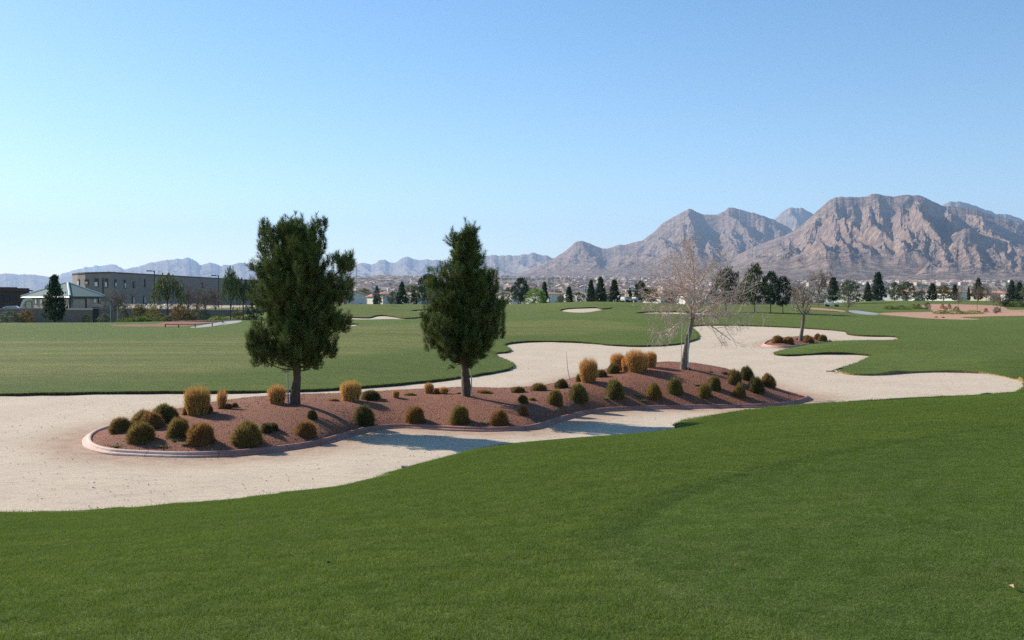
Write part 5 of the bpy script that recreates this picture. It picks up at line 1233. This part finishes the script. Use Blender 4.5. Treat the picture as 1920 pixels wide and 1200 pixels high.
# houses -------------------------------------------------------------
def house(px, eave, ridge, wpx, d, yaw, roofm, wallm, label, kind='hip', depth=10, wins=((-.25, .45), (.25, .45)), chim=False, arch=False):
    q = at_d(px, 570, d); w = wpx / F * d; ze = at_d(px, eave, d)[2]; zr = at_d(px, ridge, d)[2]; r = empty('stucco_house', (q[0], q[1], 0), yaw); tag(r, label, 'house', 'white stucco houses beyond the course')
    D_ = depth; m = MB(); m.box((0, D_ / 2, ze / 2 - 1), (w, D_, ze + 2))
    x, o = w / 2, .45; e = ze - .02
    rf = MB()
    if kind == 'hip':
        rl = max(0, w / 2 - D_ / 2 * .9); V = [(-x - o, -o, e), (x + o, -o, e), (x + o, D_ + o, e), (-x - o, D_ + o, e), (-rl - .01, D_ / 2, zr), (rl + .01, D_ / 2, zr)]; rf.add(V, [(0, 1, 5, 4), (2, 3, 4, 5)]); rf.F.append((np.array([[1, 2, 5], [3, 0, 4]]), 0)); rf.F.append((np.array([[0, 3, 2, 1]]), 0))
    elif kind == 'gable':   # gable end faces the viewer
        m.add([(-x, 0, ze), (x, 0, ze), (0, 0, zr - .25), (-x, D_, ze), (x, D_, ze), (0, D_, zr - .25)], [(0, 1, 2), (4, 3, 5)])
        V = [(-x - o, -o, e - .2), (0, -o, zr), (x + o, -o, e - .2), (-x - o, D_ + o, e - .2), (0, D_ + o, zr), (x + o, D_ + o, e - .2)]; V += [(a, b, c - .22) for a, b, c in V]
        rf.add(V, [(0, 1, 4, 3), (1, 2, 5, 4), (0, 6, 7, 1), (1, 7, 8, 2), (3, 4, 10, 9), (4, 5, 11, 10), (6, 9, 10, 7), (7, 10, 11, 8), (0, 3, 9, 6), (2, 8, 11, 5)])
    else:
        m.add([(-x, 0, ze), (-x, D_, ze), (-x, D_ / 2, zr - .2), (x, 0, ze), (x, D_, ze), (x, D_ / 2, zr - .2)], [(0, 2, 1), (3, 4, 5)])
        V = [(-x - o, -o, e - .1), (-x - o, D_ / 2, zr), (-x - o, D_ + o, e - .1), (x + o, -o, e - .1), (x + o, D_ / 2, zr), (x + o, D_ + o, e - .1)]; V += [(a, b, c - .22) for a, b, c in V]
        rf.add(V, [(0, 3, 4, 1), (1, 4, 5, 2), (0, 1, 7, 6), (1, 2, 8, 7), (3, 9, 10, 4), (4, 10, 11, 5), (0, 6, 9, 3), (2, 5, 11, 8), (6, 7, 10, 9), (7, 8, 11, 10)])
    m.obj('wall', wallm, r); ro = rf.obj('roof', roofm, r)
    if chim: c = MB(); c.box((w * .18, D_ * .45, zr + .1), (.9, .8, 1.7)); c.obj('chimney', wallm, ro)
    H_ = max(ze - 1.2, 2)
    for wx, wz in wins:
        f = MB(); f.box((wx * w, -.03, 1.2 + H_ * wz), (1.25, .08, 1.25)); fo = f.obj('window', M_WHITE, r); g_ = MB(); g_.box((wx * w, -.09, 1.2 + H_ * wz), (1.0, .05, 1.0)); g_.obj('pane', M_GLASS, fo)
    if arch:
        g_ = MB(); an = np.linspace(0, math.pi, 9); V = [(.0 + w * .15 + 1.1 * math.cos(a), -.06, 3.0 + 1.1 * math.sin(a)) for a in an] + [(w * .15 - 1.1, -.06, 1.3), (w * .15 + 1.1, -.06, 1.3)]; g_.add(V, [tuple(range(10, -1, -1))]); g_.add(np.array(V) + [0, .05, 0], [tuple(range(11))]); g_.obj('arched_window', M_GLASS, r)
    return r
house(668, 551, 545.2, 34, 300, .1, M_TILE, M_WHITE, 'gabled house in shade with red edged roof at the right of the broad pine', 'gable', 10, ((-.2, .55), (.25, .1)))
house(704, 556, 550, 9, 290, .5, M_TILE, M_WHITE, 'narrow bright white house end beside the lone bare tree', 'hip', 5, ((0, .4),))
house(730, 551, 545.5, 25, 305, .35, M_TILE, M_WHITE, 'bluish shaded house under a red hip roof with chimney between the pines', 'hip', 9, ((.1, .5),), True)
house(769, 552, 547, 13, 300, .6, M_TILE2, M_WHITE, 'small pale house left of the short dark conifer', 'side', 7, ((0, .5),))
house(793, 552, 545.5, 28, 295, .45, M_TILE, M_WHITE, 'house with a big arched window and red roof', 'hip', 9, ((-.3, .5),), False, True)
house(920, 549, 543, 22, 300, .3, M_TILE, M_WHITE, 'red roofed house peeping through the right side of the pointed pine', 'hip', 9)
house(966, 551, 546, 12, 300, .5, M_TILE2, M_WHITE, 'bright white house left part behind the large dark pine', 'side', 11, ((0, .5),))
house(1043, 551, 545.5, 36, 280, .62, M_TILE, M_WHITE, 'white corner house with bright left side and shaded front under red hip roof', 'hip', 11, ((.2, .5), (-.1, .15)))
house(1082, 552.5, 547, 22, 330, .4, M_TILE2, M_WHITE, 'brown roofed house behind the pale grey green tree', 'side', 10, ((.1, .5),))
house(1103, 552, 545.5, 5, 260, .5, M_TILE2, M_WHITE, 'bright white gable left of the dark tree trio', 'side', 10, ())
house(1139, 557, 552, 20, 270, .2, M_TILE, M_BEIGE, 'dim low house between the dark trees of the trio', 'hip', 8, ((0, .3),))
house(1172, 550, 544, 20, 280, .55, M_TILE, M_WHITE, 'pale house with peach roof beside the parked cart', 'side', 10, ((0, .5),))
house(1196, 550, 545, 18, 330, .3, M_TILE2, M_CREAM, 'tan house behind the dark pine left of the bare tree', 'hip', 10, ((.2, .5),))
house(1248, 553, 547, 24, 300, .5, M_TILE, M_WHITE, 'white house glimpsed through the left twigs of the bare tree', 'hip', 9)
house(1300, 553, 547, 26, 320, .3, M_TILE, M_WHITE, 'red roofed house glimpsed right through the bare tree centre', 'hip', 9)
house(1630, 551, 545, 14, 250, .55, M_TILE2, M_WHITE, 'bright white gable behind the small conifer on the right', 'side', 13, ((0, .5),))
house(1662, 552, 545, 32, 260, .15, M_TILE2, M_BEIGE, 'shaded grey house right of the tallest conifer', 'hip', 10, ((.2, .4), (-.2, .4)))
house(1698, 550, 544, 18, 245, .6, M_TILE2, M_WHITE, 'white house with chimney under the pale leafy tree', 'side', 9, ((0, .5),), True)
house(1727, 547, 541, 26, 290, .3, M_TILE, M_WHITE, 'tan roofed house with chimney left of the dark round conifer', 'hip', 10, ((.2, .5),), True)
house(1782, 548, 543, 8, 280, .5, M_TILE, M_WHITE, 'small bright house left of the shaded red roofed one', 'side', 8, ())
house(1806, 547, 540, 24, 250, .35, M_TILE, M_WHITE, 'shaded blue white house with sunlit red roof on the right', 'hip', 12, ((.1, .5), (-.2, .5)))
house(1866, 550, 543, 30, 260, .5, M_TILE2, M_CREAM, 'pale yellow house behind the white trunked saplings', 'hip', 10, ((.1, .5),))
house(1895, 550, 544, 26, 320, .3, M_TILE, M_WHITE, 'house with tile roof behind the two border trees', 'hip', 10)
# golf carts
def golf_cart(px, d, yaw, label):
    q = ground_pt(px, d); q[2] += 0; r = empty('golf_cart', q, yaw); tag(r, label, 'golf cart', 'golf carts')
    b = MB(); b.box((-.1, 0, .45), (2.2, 1.15, .3)); b.box((-1.0, 0, .65), (.5, 1.1, .35), 0, .5, 0, .85); b.box((.95, 0, .62), (.35, 1.1, .35), 0, .5, 0, .8); b.obj('body', M_WHITE, r)
    s = MB(); s.box((-.15, 0, .78), (.5, 1.0, .14)); s.box((-.45, 0, 1.05), (.12, 1.0, .45)); s.obj('seat', M_BEIGE, r)
    rf = MB(); rf.box((0, 0, 1.86), (1.9, 1.2, .08)); rf.obj('canopy', M_WHITE, r)
    p = MB()
    for x in (-.85, .8):
        for y in (-.52, .52): p.tubes([(x, y, .6)], [(x * .95, y, 1.84)], [.022], [.022], 5)
    p.obj('canopy_frame', M_METAL, r)
    for x in (-.8, .8):
        for y in (-.55, .55): w = MB(); w.tubes([(x, y - .08, .22)], [(x, y + .08, .22)], [.22], [.22], 12); w.F.append((np.array([list(range(11, -1, -1)), list(range(12, 24))]), 0)); w.obj('wheel', M_METAL, r)
golf_cart(1560, 172, -.6, 'white golf cart parked under the dark conifer by the path')
golf_cart(1180, 146, .5, 'golf cart with white canopy left of the big bare tree')

# ------------------------------------------------------------------ valley floor and far town
def valz(x, d):
    x = np.asarray(x, float); d = np.asarray(d, float); px = x / d * F + 960
    za = np.interp(d, [0, 330, 430, 600, 900, 1300, 2500, 4000, 7000, 12000, 26000], [-3, -3, -2, 0, 5, 16, 50, 92, 150, 200, 230])
    zb = np.interp(d, [0, 330, 430, 600, 900, 1300, 2500, 4000, 7000, 12000, 26000], [-3, -3, -2, 0, 5, 16, 46, 66, 90, 150, 200])
    f = sm(1350, 1650, px); g = .3 + .7 * sm(350, 720, px)
    return np.where(d > 700, 1, 1) * (za * (1 - f) + zb * f) * np.where(d > 500, g, 1) + (fbm(x / 300, d / 300, 3, 44) - .5) * np.clip(d / 300, 0, 12)
mb = MB(); ds = np.exp(np.linspace(math.log(300), math.log(16000), 120)); us = np.linspace(-1.1, 1.1, 160); D2, U2 = np.meshgrid(ds, us, indexing='ij'); X2 = U2 * D2
V = np.stack([X2, D2, valz(X2.ravel(), D2.ravel()).reshape(D2.shape)], -1).reshape(-1, 3); i = np.arange(119)[:, None] * 160 + np.arange(159)[None]; i = i.ravel(); mb.add(V, np.stack([i, i + 1, i + 161, i + 160], 1))
t = NT('desert_floor'); p = t.pos(); c = t.ramp(t.noise(t.mapv(p, (1, .4, 1)), .012, 8, .7), [(.3, (.27, .205, .16)), (.5, (.20, .16, .125)), (.7, (.32, .25, .20))]); t.col(c); t.rough(.95)
tag(mb.obj('valley_floor', t.m, smooth=True), kind='structure')
# skirt lawn: land that carries the course on to the valley
def townhouse(seed):
    rs = np.random.RandomState(seed); w, d_, h = 13, 10, 4.6; mb = MB(); mb.box((0, 0, h / 2 - 1), (w, d_, h + 2), 0, .5, 0); x, y = w / 2 + .4, d_ / 2 + .4; rl = 2.5 + rs.rand() * 2
    mb.add([(-x, -y, h), (x, -y, h), (x, y, h), (-x, y, h), (-rl, 0, h + 2.2), (rl, 0, h + 2.2)], [(0, 1, 5, 4), (2, 3, 4, 5)], .5, 1); b = mb.n - 6; mb.F.append((np.array([[1, 2, 5], [3, 0, 4]]) + b, 1)); return mb
M_TW = [mat_simple('town_wall_' + n, c, tuple(v * .85 for v in c), .2, .9) for n, c in (('white', (.84, .76, .68)), ('tan', (.72, .56, .44)), ('pink', (.76, .56, .47)))]
M_TR = [mat_simple('town_roof_' + n, c, tuple(v * .8 for v in c), .3, .9) for n, c in (('clay', (.58, .36, .28)), ('brown', (.36, .26, .22)), ('sand', (.64, .50, .40)))]
TH = [[townhouse(s + 3 * i).mesh('town_house', [M_TW[s], M_TR[(s + i) % 3]]) for i in range(2)] for s in range(3)]
rs = np.random.RandomState(99); spots = []
while len(spots) < 1500:
    d = 850 + 2900 * rs.rand() ** .9; px = rs.uniform(590, 2000); row = round(d / 38) * 38; d = row + rs.normal() * 5
    x = (px - 960) / F * d; x = round(x / 19) * 19 + rs.normal() * 2
    if fbm(np.array([x / 260.]), np.array([d / 260.]), 2, 71)[0] < .43: continue
    if px > 1380 and not (1500 < d < 2400): continue
    spots.append((x, d))
spots.sort(key=lambda s: s[1]); seen = set(); sp2 = []
for s in spots:
    k = (round(s[0] / 17), round(s[1] / 30))
    if k not in seen: seen.add(k); sp2.append(s)
TL = {0: 'tiny white house with a tiled roof in the distant valley town', 1: 'tiny tan house with a tiled roof in the distant valley town', 2: 'tiny pinkish house with a tiled roof in the distant valley town'}
rest = [MB(), MB(), MB()]
for n_, (x, d) in enumerate(sp2):
    s = rs.randint(3); z = float(valz(np.array([x]), np.array([d]))[0]); yaw = rs.choice([0, .5, 1.1, 1.57, .8]) + rs.normal() * .1
    if n_ < 270:
        o = link('town_house', TH[s][n_ % 2], loc=(x, d, z), rz=yaw, scale=(1, 1, rs.uniform(.9, 1.25))); tag(o, TL[s], 'house', TL[s].replace('tiny ', '').replace(' house', ' houses').replace(' a tiled roof', ' tiled roofs'))
    else:
        c, s_ = math.cos(yaw), math.sin(yaw); w, dd, h = rs.uniform(5, 8), rs.uniform(4, 6), rs.uniform(3.5, 6); loc = np.array([x, d, z])
        Rm = np.array([[c, s_, 0], [-s_, c, 0], [0, 0, 1]]); Vb = np.array([(-w, -dd, -2), (w, -dd, -2), (w, dd, -2), (-w, dd, -2), (-w, -dd, h), (w, -dd, h), (w, dd, h), (-w, dd, h)]) @ Rm + loc
        rest[s].add(Vb, [(0, 1, 5, 4), (1, 2, 6, 5), (2, 3, 7, 6), (3, 0, 4, 7)], .5, 0); Vr = np.array([(-w - .4, -dd - .4, h), (w + .4, -dd - .4, h), (w + .4, dd + .4, h), (-w - .4, dd + .4, h), (-3, 0, h + 2), (3, 0, h + 2)]) @ Rm + loc
        rest[s].add(Vr, [(0, 1, 5, 4), (2, 3, 4, 5)], .5, 1); b = rest[s].n - 6; rest[s].F.append((np.array([[1, 2, 5], [3, 0, 4]]) + b, 1))
big = MB(); mats = []
for s in range(3):
    V = np.concatenate(rest[s].V); big.V.append(V); big.A.append(np.full(len(V), .5)); big.F += [(f + big.n, m + 2 * s) for f, m in rest[s].F]; big.n += len(V); mats += [M_TW[s], M_TR[s]]
tag(big.obj('distant_town', mats), 'mass of tiny pale and pinkish houses across the far valley slope', 'town', kind='stuff')
# far off trees that read as one mass
rs = np.random.RandomState(5); mb = MB()
n = 5200; d = np.where(rs.rand(n) < .22, rs.uniform(335, 760, n), rs.uniform(800, 3600, n)); px = rs.uniform(560, 2000, n); x = (px - 960) / F * d; z = valz(x, d); keep = fbm(x / 90, d / 90, 3, 15) > .42; x, d, z = x[keep], d[keep], z[keep]
h = rs.uniform(2.5, 7.5, len(x)); m = 46; C = np.stack([x, d, z], 1)[:, None] + rs.normal(size=(len(x), m, 3)) * (h * .28)[:, None, None] * np.array([1, 1, .9]) + np.array([0, 0, 1.])[None, None] * (h * .5)[:, None, None]
mb.cards(C.reshape(-1, 3), np.repeat(h * .22, m), np.repeat(rs.rand(len(x)), m), 3, asp=.8)
tag(mb.obj('distant_trees', M_LEAF, color=(.11, .115, .085)), 'dark dots of trees spread between the far houses of the valley', 'trees', kind='stuff')

# ------------------------------------------------------------------ mountains
def rockmat(name, a, b, c, sc, snow=None):
    t = NT(name); p = t.pos(); n = t.noise(p, sc, 10, .68); n2 = t.noise(t.mapv(p, (1, 1, 1.3)), sc * 3.5, 8, .7)
    col = t.ramp(n, [(.3, a), (.5, b), (.7, c)]); col = t.mix(t.rng(n2, .5, .66, 0, .7), col, tuple(v * 1.5 for v in c)); col = t.mix(t.rng(n2, .46, .34, 0, .6), col, tuple(v * .5 for v in a))
    if snow:
        g_ = t.n('ShaderNodeNewGeometry'); sp = t.n('ShaderNodeSeparateXYZ'); t.l(p, sp.inputs[0]); hi = t.rng(sp.outputs[2], snow[0], snow[1]); col = t.mix(t.math('MULTIPLY', hi, t.rng(n, .38, .55)), col, snow[2])
    t.col(col); t.rough(.95); t.b.inputs['Specular IOR Level'].default_value = .05
    t.bump(t.math('ADD', t.noise(p, sc * 4, 8, .68), t.math('MULTIPLY', n, 1.5)), 1, .03 / sc); return t.m
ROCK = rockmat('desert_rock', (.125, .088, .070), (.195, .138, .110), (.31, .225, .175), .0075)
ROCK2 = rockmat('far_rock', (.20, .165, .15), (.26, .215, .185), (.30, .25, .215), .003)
def massif(name, label, ridge, D, foot_py, Wf, Wb, L1, shear, amp, seed, mat, rows=110, dpx=1.5, p=1.0, jag=1.2, carve=None, L2=5.0, spurs=None, sa_=.12, sw=24, step=26, drift=(8, 45)):
    rg = np.array(ridge, float); pxs = np.arange(rg[0, 0], rg[-1, 0] + .1, dpx)
    py = np.interp(pxs, rg[:, 0], rg[:, 1]); py = np.convolve(np.pad(py, 2, 'edge'), np.ones(5) / 5, 'valid')
    py = py + (fbm(pxs / 9, pxs * 0 + seed, 4, seed) - .5) * jag * 4 * np.clip((foot_py - py) / 25, 0, 1)
    s = np.r_[np.linspace(1, 0, rows) ** 1.05, -np.linspace(0, 1, 20)[1:]]
    S, PX = np.meshgrid(s, pxs, indexing='ij'); PY = np.broadcast_to(py, S.shape)
    Y = D - np.where(S > 0, S * Wf, S * Wb); X0 = (PX - 960) / F * D; XR = (PX - 960) / F * Y
    Zr = EYE + (560 - PY) / F * D * (1 + ((PX - 960) / F) ** 2 * 0); Zf = valz(XR, Y)
    q = (X0 - shear * S * Wf) / L1; v = S * Wf / (L1 * L2)
    warp = (fbm(q * .5 + 3, v * 1.2, 3, seed + 3) - .5) * 1.1
    rd = ridged(q + warp * .7, v + warp * .2, 4, seed + 1, .36); sa = np.abs(S)
    g = (1 - sa) ** p; H = Zr - valz(X0, Y * 0 + D)
    win = sm(0, .32, sa) * np.clip((1 - sa) * 2.6, 0, 1)
    Hl = H * g
    big = fbm(X0 / (L1 * 3.5) + 7, S * 2.2, 3, seed + 8)
    Z = Zf + Hl * (1 - amp * win * (1 - rd)) - Hl * .25 * win * (big - .3)
    Z += (ridged(X0 / (L1 * .7) + 2.2 * fbm(X0 / L1, S * 5, 3, 3), Y / (L1 * .9) + 2 * fbm(X0 / L1 + 9, S * 5, 3, 4), 6, seed + 5, .58) - .5) * H * .085 * np.clip(sa * 6, 0, 1) * np.clip((1 - sa) * 2, 0, 1)
    rs = np.random.RandomState(seed); wf = Wf / D; S0 = np.maximum(S, 0); fr = lambda f: f / ((1 - wf) + wf * f)
    L = [[(x, fr(f)) for x, f in sp] for sp in (spurs or [])]; lst = [(q_, 1.0) for q_ in L]
    if step:
        for x0 in np.arange(pxs[0] + 10, pxs[-1] - 10, step):
            x = x0 + rs.uniform(-.4, .4) * step; s0 = rs.uniform(-.05, .3); s1 = rs.uniform(.65, 1.05); dr = rs.uniform(*drift) * (-1 if rs.rand() < .22 else 1)
            m_ = 5; lst.append(([(x + dr * (j / m_) + rs.normal() * 3, fr(max(s0 + (s1 - s0) * j / m_, 0)) if s0 + (s1 - s0) * j / m_ > 0 else -.02) for j in range(m_ + 1)], rs.uniform(.45, .95) * (.65 if spurs else 1)))
    sub = []
    for q_, a_ in lst:
        for _ in range(3):
            f = rs.uniform(.15, .75); j = min(int(f * (len(q_) - 1)), len(q_) - 2); t_ = f * (len(q_) - 1) - j; x = q_[j][0] + (q_[j + 1][0] - q_[j][0]) * t_; s_ = q_[j][1] + (q_[j + 1][1] - q_[j][1]) * t_
            d_ = rs.choice([-1, 1]); sub.append(([(x, s_), (x + d_ * rs.uniform(8, 18), s_ + rs.uniform(.10, .22))], a_ * .5))
    wx = PX + (fbm(PX / 16, S * 9, 4, seed + 60) - .5) * 16 + (fbm(PX / 5, S * 30, 3, seed + 61) - .5) * 5
    acc = np.zeros_like(S0)
    for q_, a_ in lst + sub:
        qs = np.array(sorted(q_, key=lambda e: e[1])); 
        if qs[-1, 1] - qs[0, 1] < .02: continue
        cx = np.interp(S0, qs[:, 1], qs[:, 0]); u_ = (S0 - qs[0, 1]) / (qs[-1, 1] - qs[0, 1]); tp = sm(-.12, .12, u_) * sm(1.12, .55, u_); w_ = sw * (.55 + .9 * S0) * (1.0 if a_ > .5 else .6)
        tt_ = np.abs(wx - cx) / w_; acc = np.maximum(acc, a_ * tp * np.clip(1 - tt_, 0, 1) ** 1.15)
    Z += H * sa_ * acc * sm(.01, .26, S0) * np.clip((1 - sa) * 3, 0, 1)
    if carve:
        for (cx, cs, rx, rsv, dep) in carve: Z -= H * dep * np.exp(-((PX - cx - (S - cs) * 40) / rx) ** 2 - ((S - cs) / rsv) ** 2)
    Z = np.where(S < 0, Zf + H * (1 - sa) ** 1.2, Z); Z = np.where(sa >= .999, Zf - 8, Z)
    X = XR ; 
    V = np.stack([X, Y, Z], -1).reshape(-1, 3); nr, nc = S.shape; i = (np.arange(nr - 1)[:, None] * nc + np.arange(nc - 1)[None]).ravel()
    mb = MB(); mb.add(V, np.stack([i, i + 1, i + nc + 1, i + nc], 1)); o = mb.obj(name, mat, smooth=False); tag(o, kind='structure'); return o
SNOW = rockmat('snowy_rock', (.24, .21, .19), (.30, .26, .23), (.34, .30, .27), .003, (1150, 1300, (.88, .90, .93)))
massif('snowy_mountain', '', [(90,530),(120,512),(150,503),(170,500),(195,497),(214,495),(222,498),(235,506),(260,520),(300,530)], 22000, 540, 4200, 3000, 700, -.2, .3, 3, SNOW, 60)
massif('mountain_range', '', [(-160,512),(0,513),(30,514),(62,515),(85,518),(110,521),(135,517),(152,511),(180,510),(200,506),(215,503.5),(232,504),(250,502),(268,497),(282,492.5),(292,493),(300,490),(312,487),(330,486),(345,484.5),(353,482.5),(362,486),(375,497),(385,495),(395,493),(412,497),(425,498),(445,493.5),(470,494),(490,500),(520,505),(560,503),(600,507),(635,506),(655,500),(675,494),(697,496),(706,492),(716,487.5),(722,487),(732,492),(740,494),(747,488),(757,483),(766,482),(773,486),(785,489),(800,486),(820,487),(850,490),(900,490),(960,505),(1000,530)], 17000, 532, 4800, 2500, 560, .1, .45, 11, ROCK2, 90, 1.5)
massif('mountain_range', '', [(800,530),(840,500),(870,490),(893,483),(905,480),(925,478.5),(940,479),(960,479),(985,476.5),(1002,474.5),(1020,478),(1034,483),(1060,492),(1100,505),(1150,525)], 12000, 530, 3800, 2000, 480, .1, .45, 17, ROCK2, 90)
massif('mountain', '', [(930,529),(980,512),(1020,492),(1038,484),(1055,474),(1070,463),(1078,455),(1086,451.5),(1096,453),(1112,459),(1128,464.5),(1141,466.5),(1155,462),(1172,457.5),(1185,456),(1200,452),(1215,444),(1226,434),(1236,424),(1250,414),(1268,404),(1282,397),(1290,392.5),(1295,391),(1303,397),(1312,400),(1322,402),(1345,402),(1358,396),(1364,390),(1372,390.5),(1390,394),(1415,401),(1440,408),(1460,417),(1475,426),(1495,440),(1530,470),(1560,500),(1600,525)], 9200, 528, 3600, 2200, 420, .3, .40, 23, ROCK, 150, 1.2, 1.05, 1.0)
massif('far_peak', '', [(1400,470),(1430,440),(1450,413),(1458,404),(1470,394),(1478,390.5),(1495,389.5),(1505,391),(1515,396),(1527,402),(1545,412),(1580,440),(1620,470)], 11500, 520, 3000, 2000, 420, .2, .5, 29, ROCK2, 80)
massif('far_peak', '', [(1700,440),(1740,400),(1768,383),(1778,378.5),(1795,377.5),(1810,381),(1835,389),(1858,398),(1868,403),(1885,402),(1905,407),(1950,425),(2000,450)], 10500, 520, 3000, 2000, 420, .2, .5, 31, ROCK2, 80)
massif('mountain', '', [(1270,531),(1310,516),(1345,500),(1375,484),(1400,468),(1430,455),(1455,447),(1478,438),(1495,428),(1512,414),(1525,402),(1537,391),(1548,380),(1556,373.5),(1566,370.5),(1585,370),(1605,370.5),(1622,369.5),(1630,365.5),(1640,364),(1652,366),(1668,368.5),(1682,368.5),(1690,366),(1706,367),(1722,366.5),(1735,371),(1750,380),(1766,386),(1785,387),(1805,389),(1835,396),(1862,405),(1890,412),(1920,417),(1990,430),(2100,455)], 6600, 531, 3200, 2000, 420, .3, .40, 41, ROCK, 190, 1.1, .92, .8, [(1668, .42, 26, .16, .12)],
       spurs=[[(1562, 0), (1578, .24), (1599, .44), (1628, .67), (1640, .85)], [(1537, 0), (1515, .2), (1495, .32), (1470, .5), (1450, .8)], [(1548, .05), (1570, .4), (1591, .62), (1600, .9)], [(1624, .0), (1632, .3), (1652, .55), (1664, .68)],
              [(1678, .08), (1694, .3), (1706, .45), (1716, .6)], [(1720, .05), (1724, .28), (1757, .46), (1775, .7)], [(1775, .0), (1790, .3), (1830, .5)], [(1830, .05), (1860, .35), (1890, .6)], [(1510, .1), (1520, .45), (1545, .7), (1560, 1)], [(1640, 0), (1650, .12), (1672, .25)]], sa_=.13, sw=30, step=36, drift=(20, 60))
massif('foothill', '', [(1560,534),(1620,522),(1660,508),(1700,487),(1730,468),(1760,452),(1785,440),(1805,430),(1818,429),(1835,438),(1860,446),(1890,455),(1920,460),(1980,470),(2100,490)], 4700, 534, 1500, 1200, 260, .3, .35, 47, ROCK, 130, 1.2, .95, .8)
massif('foothill', '', [(1180,533),(1220,524),(1260,515),(1285,505),(1300,500),(1320,510),(1345,505),(1370,498),(1390,500),(1420,508),(1470,520),(1530,533)], 5000, 534, 1100, 1000, 200, .2, .5, 53, ROCK, 80)

# ------------------------------------------------------------------ haze
hb = MB(); x0, x1, y0, y1, z0, z1 = -16000, 16000, -60, 26500, -80, 2000
hb.box(((x0 + x1) / 2, (y0 + y1) / 2, (z0 + z1) / 2), (x1 - x0, y1 - y0, z1 - z0))
hm = bpy.data.materials.new('haze'); hm.use_nodes = True; ht = hm.node_tree; ht.nodes.clear(); ho = ht.nodes.new('ShaderNodeOutputMaterial'); pv = ht.nodes.new('ShaderNodeVolumePrincipled')
pv.inputs['Color'].default_value = (.50, .70, 1, 1); pv.inputs['Density'].default_value = HAZE_DENSITY; pv.inputs['Anisotropy'].default_value = .1
ht.links.new(pv.outputs[0], ho.inputs['Volume'])
tag(hb.obj('haze', hm), kind='stuff')
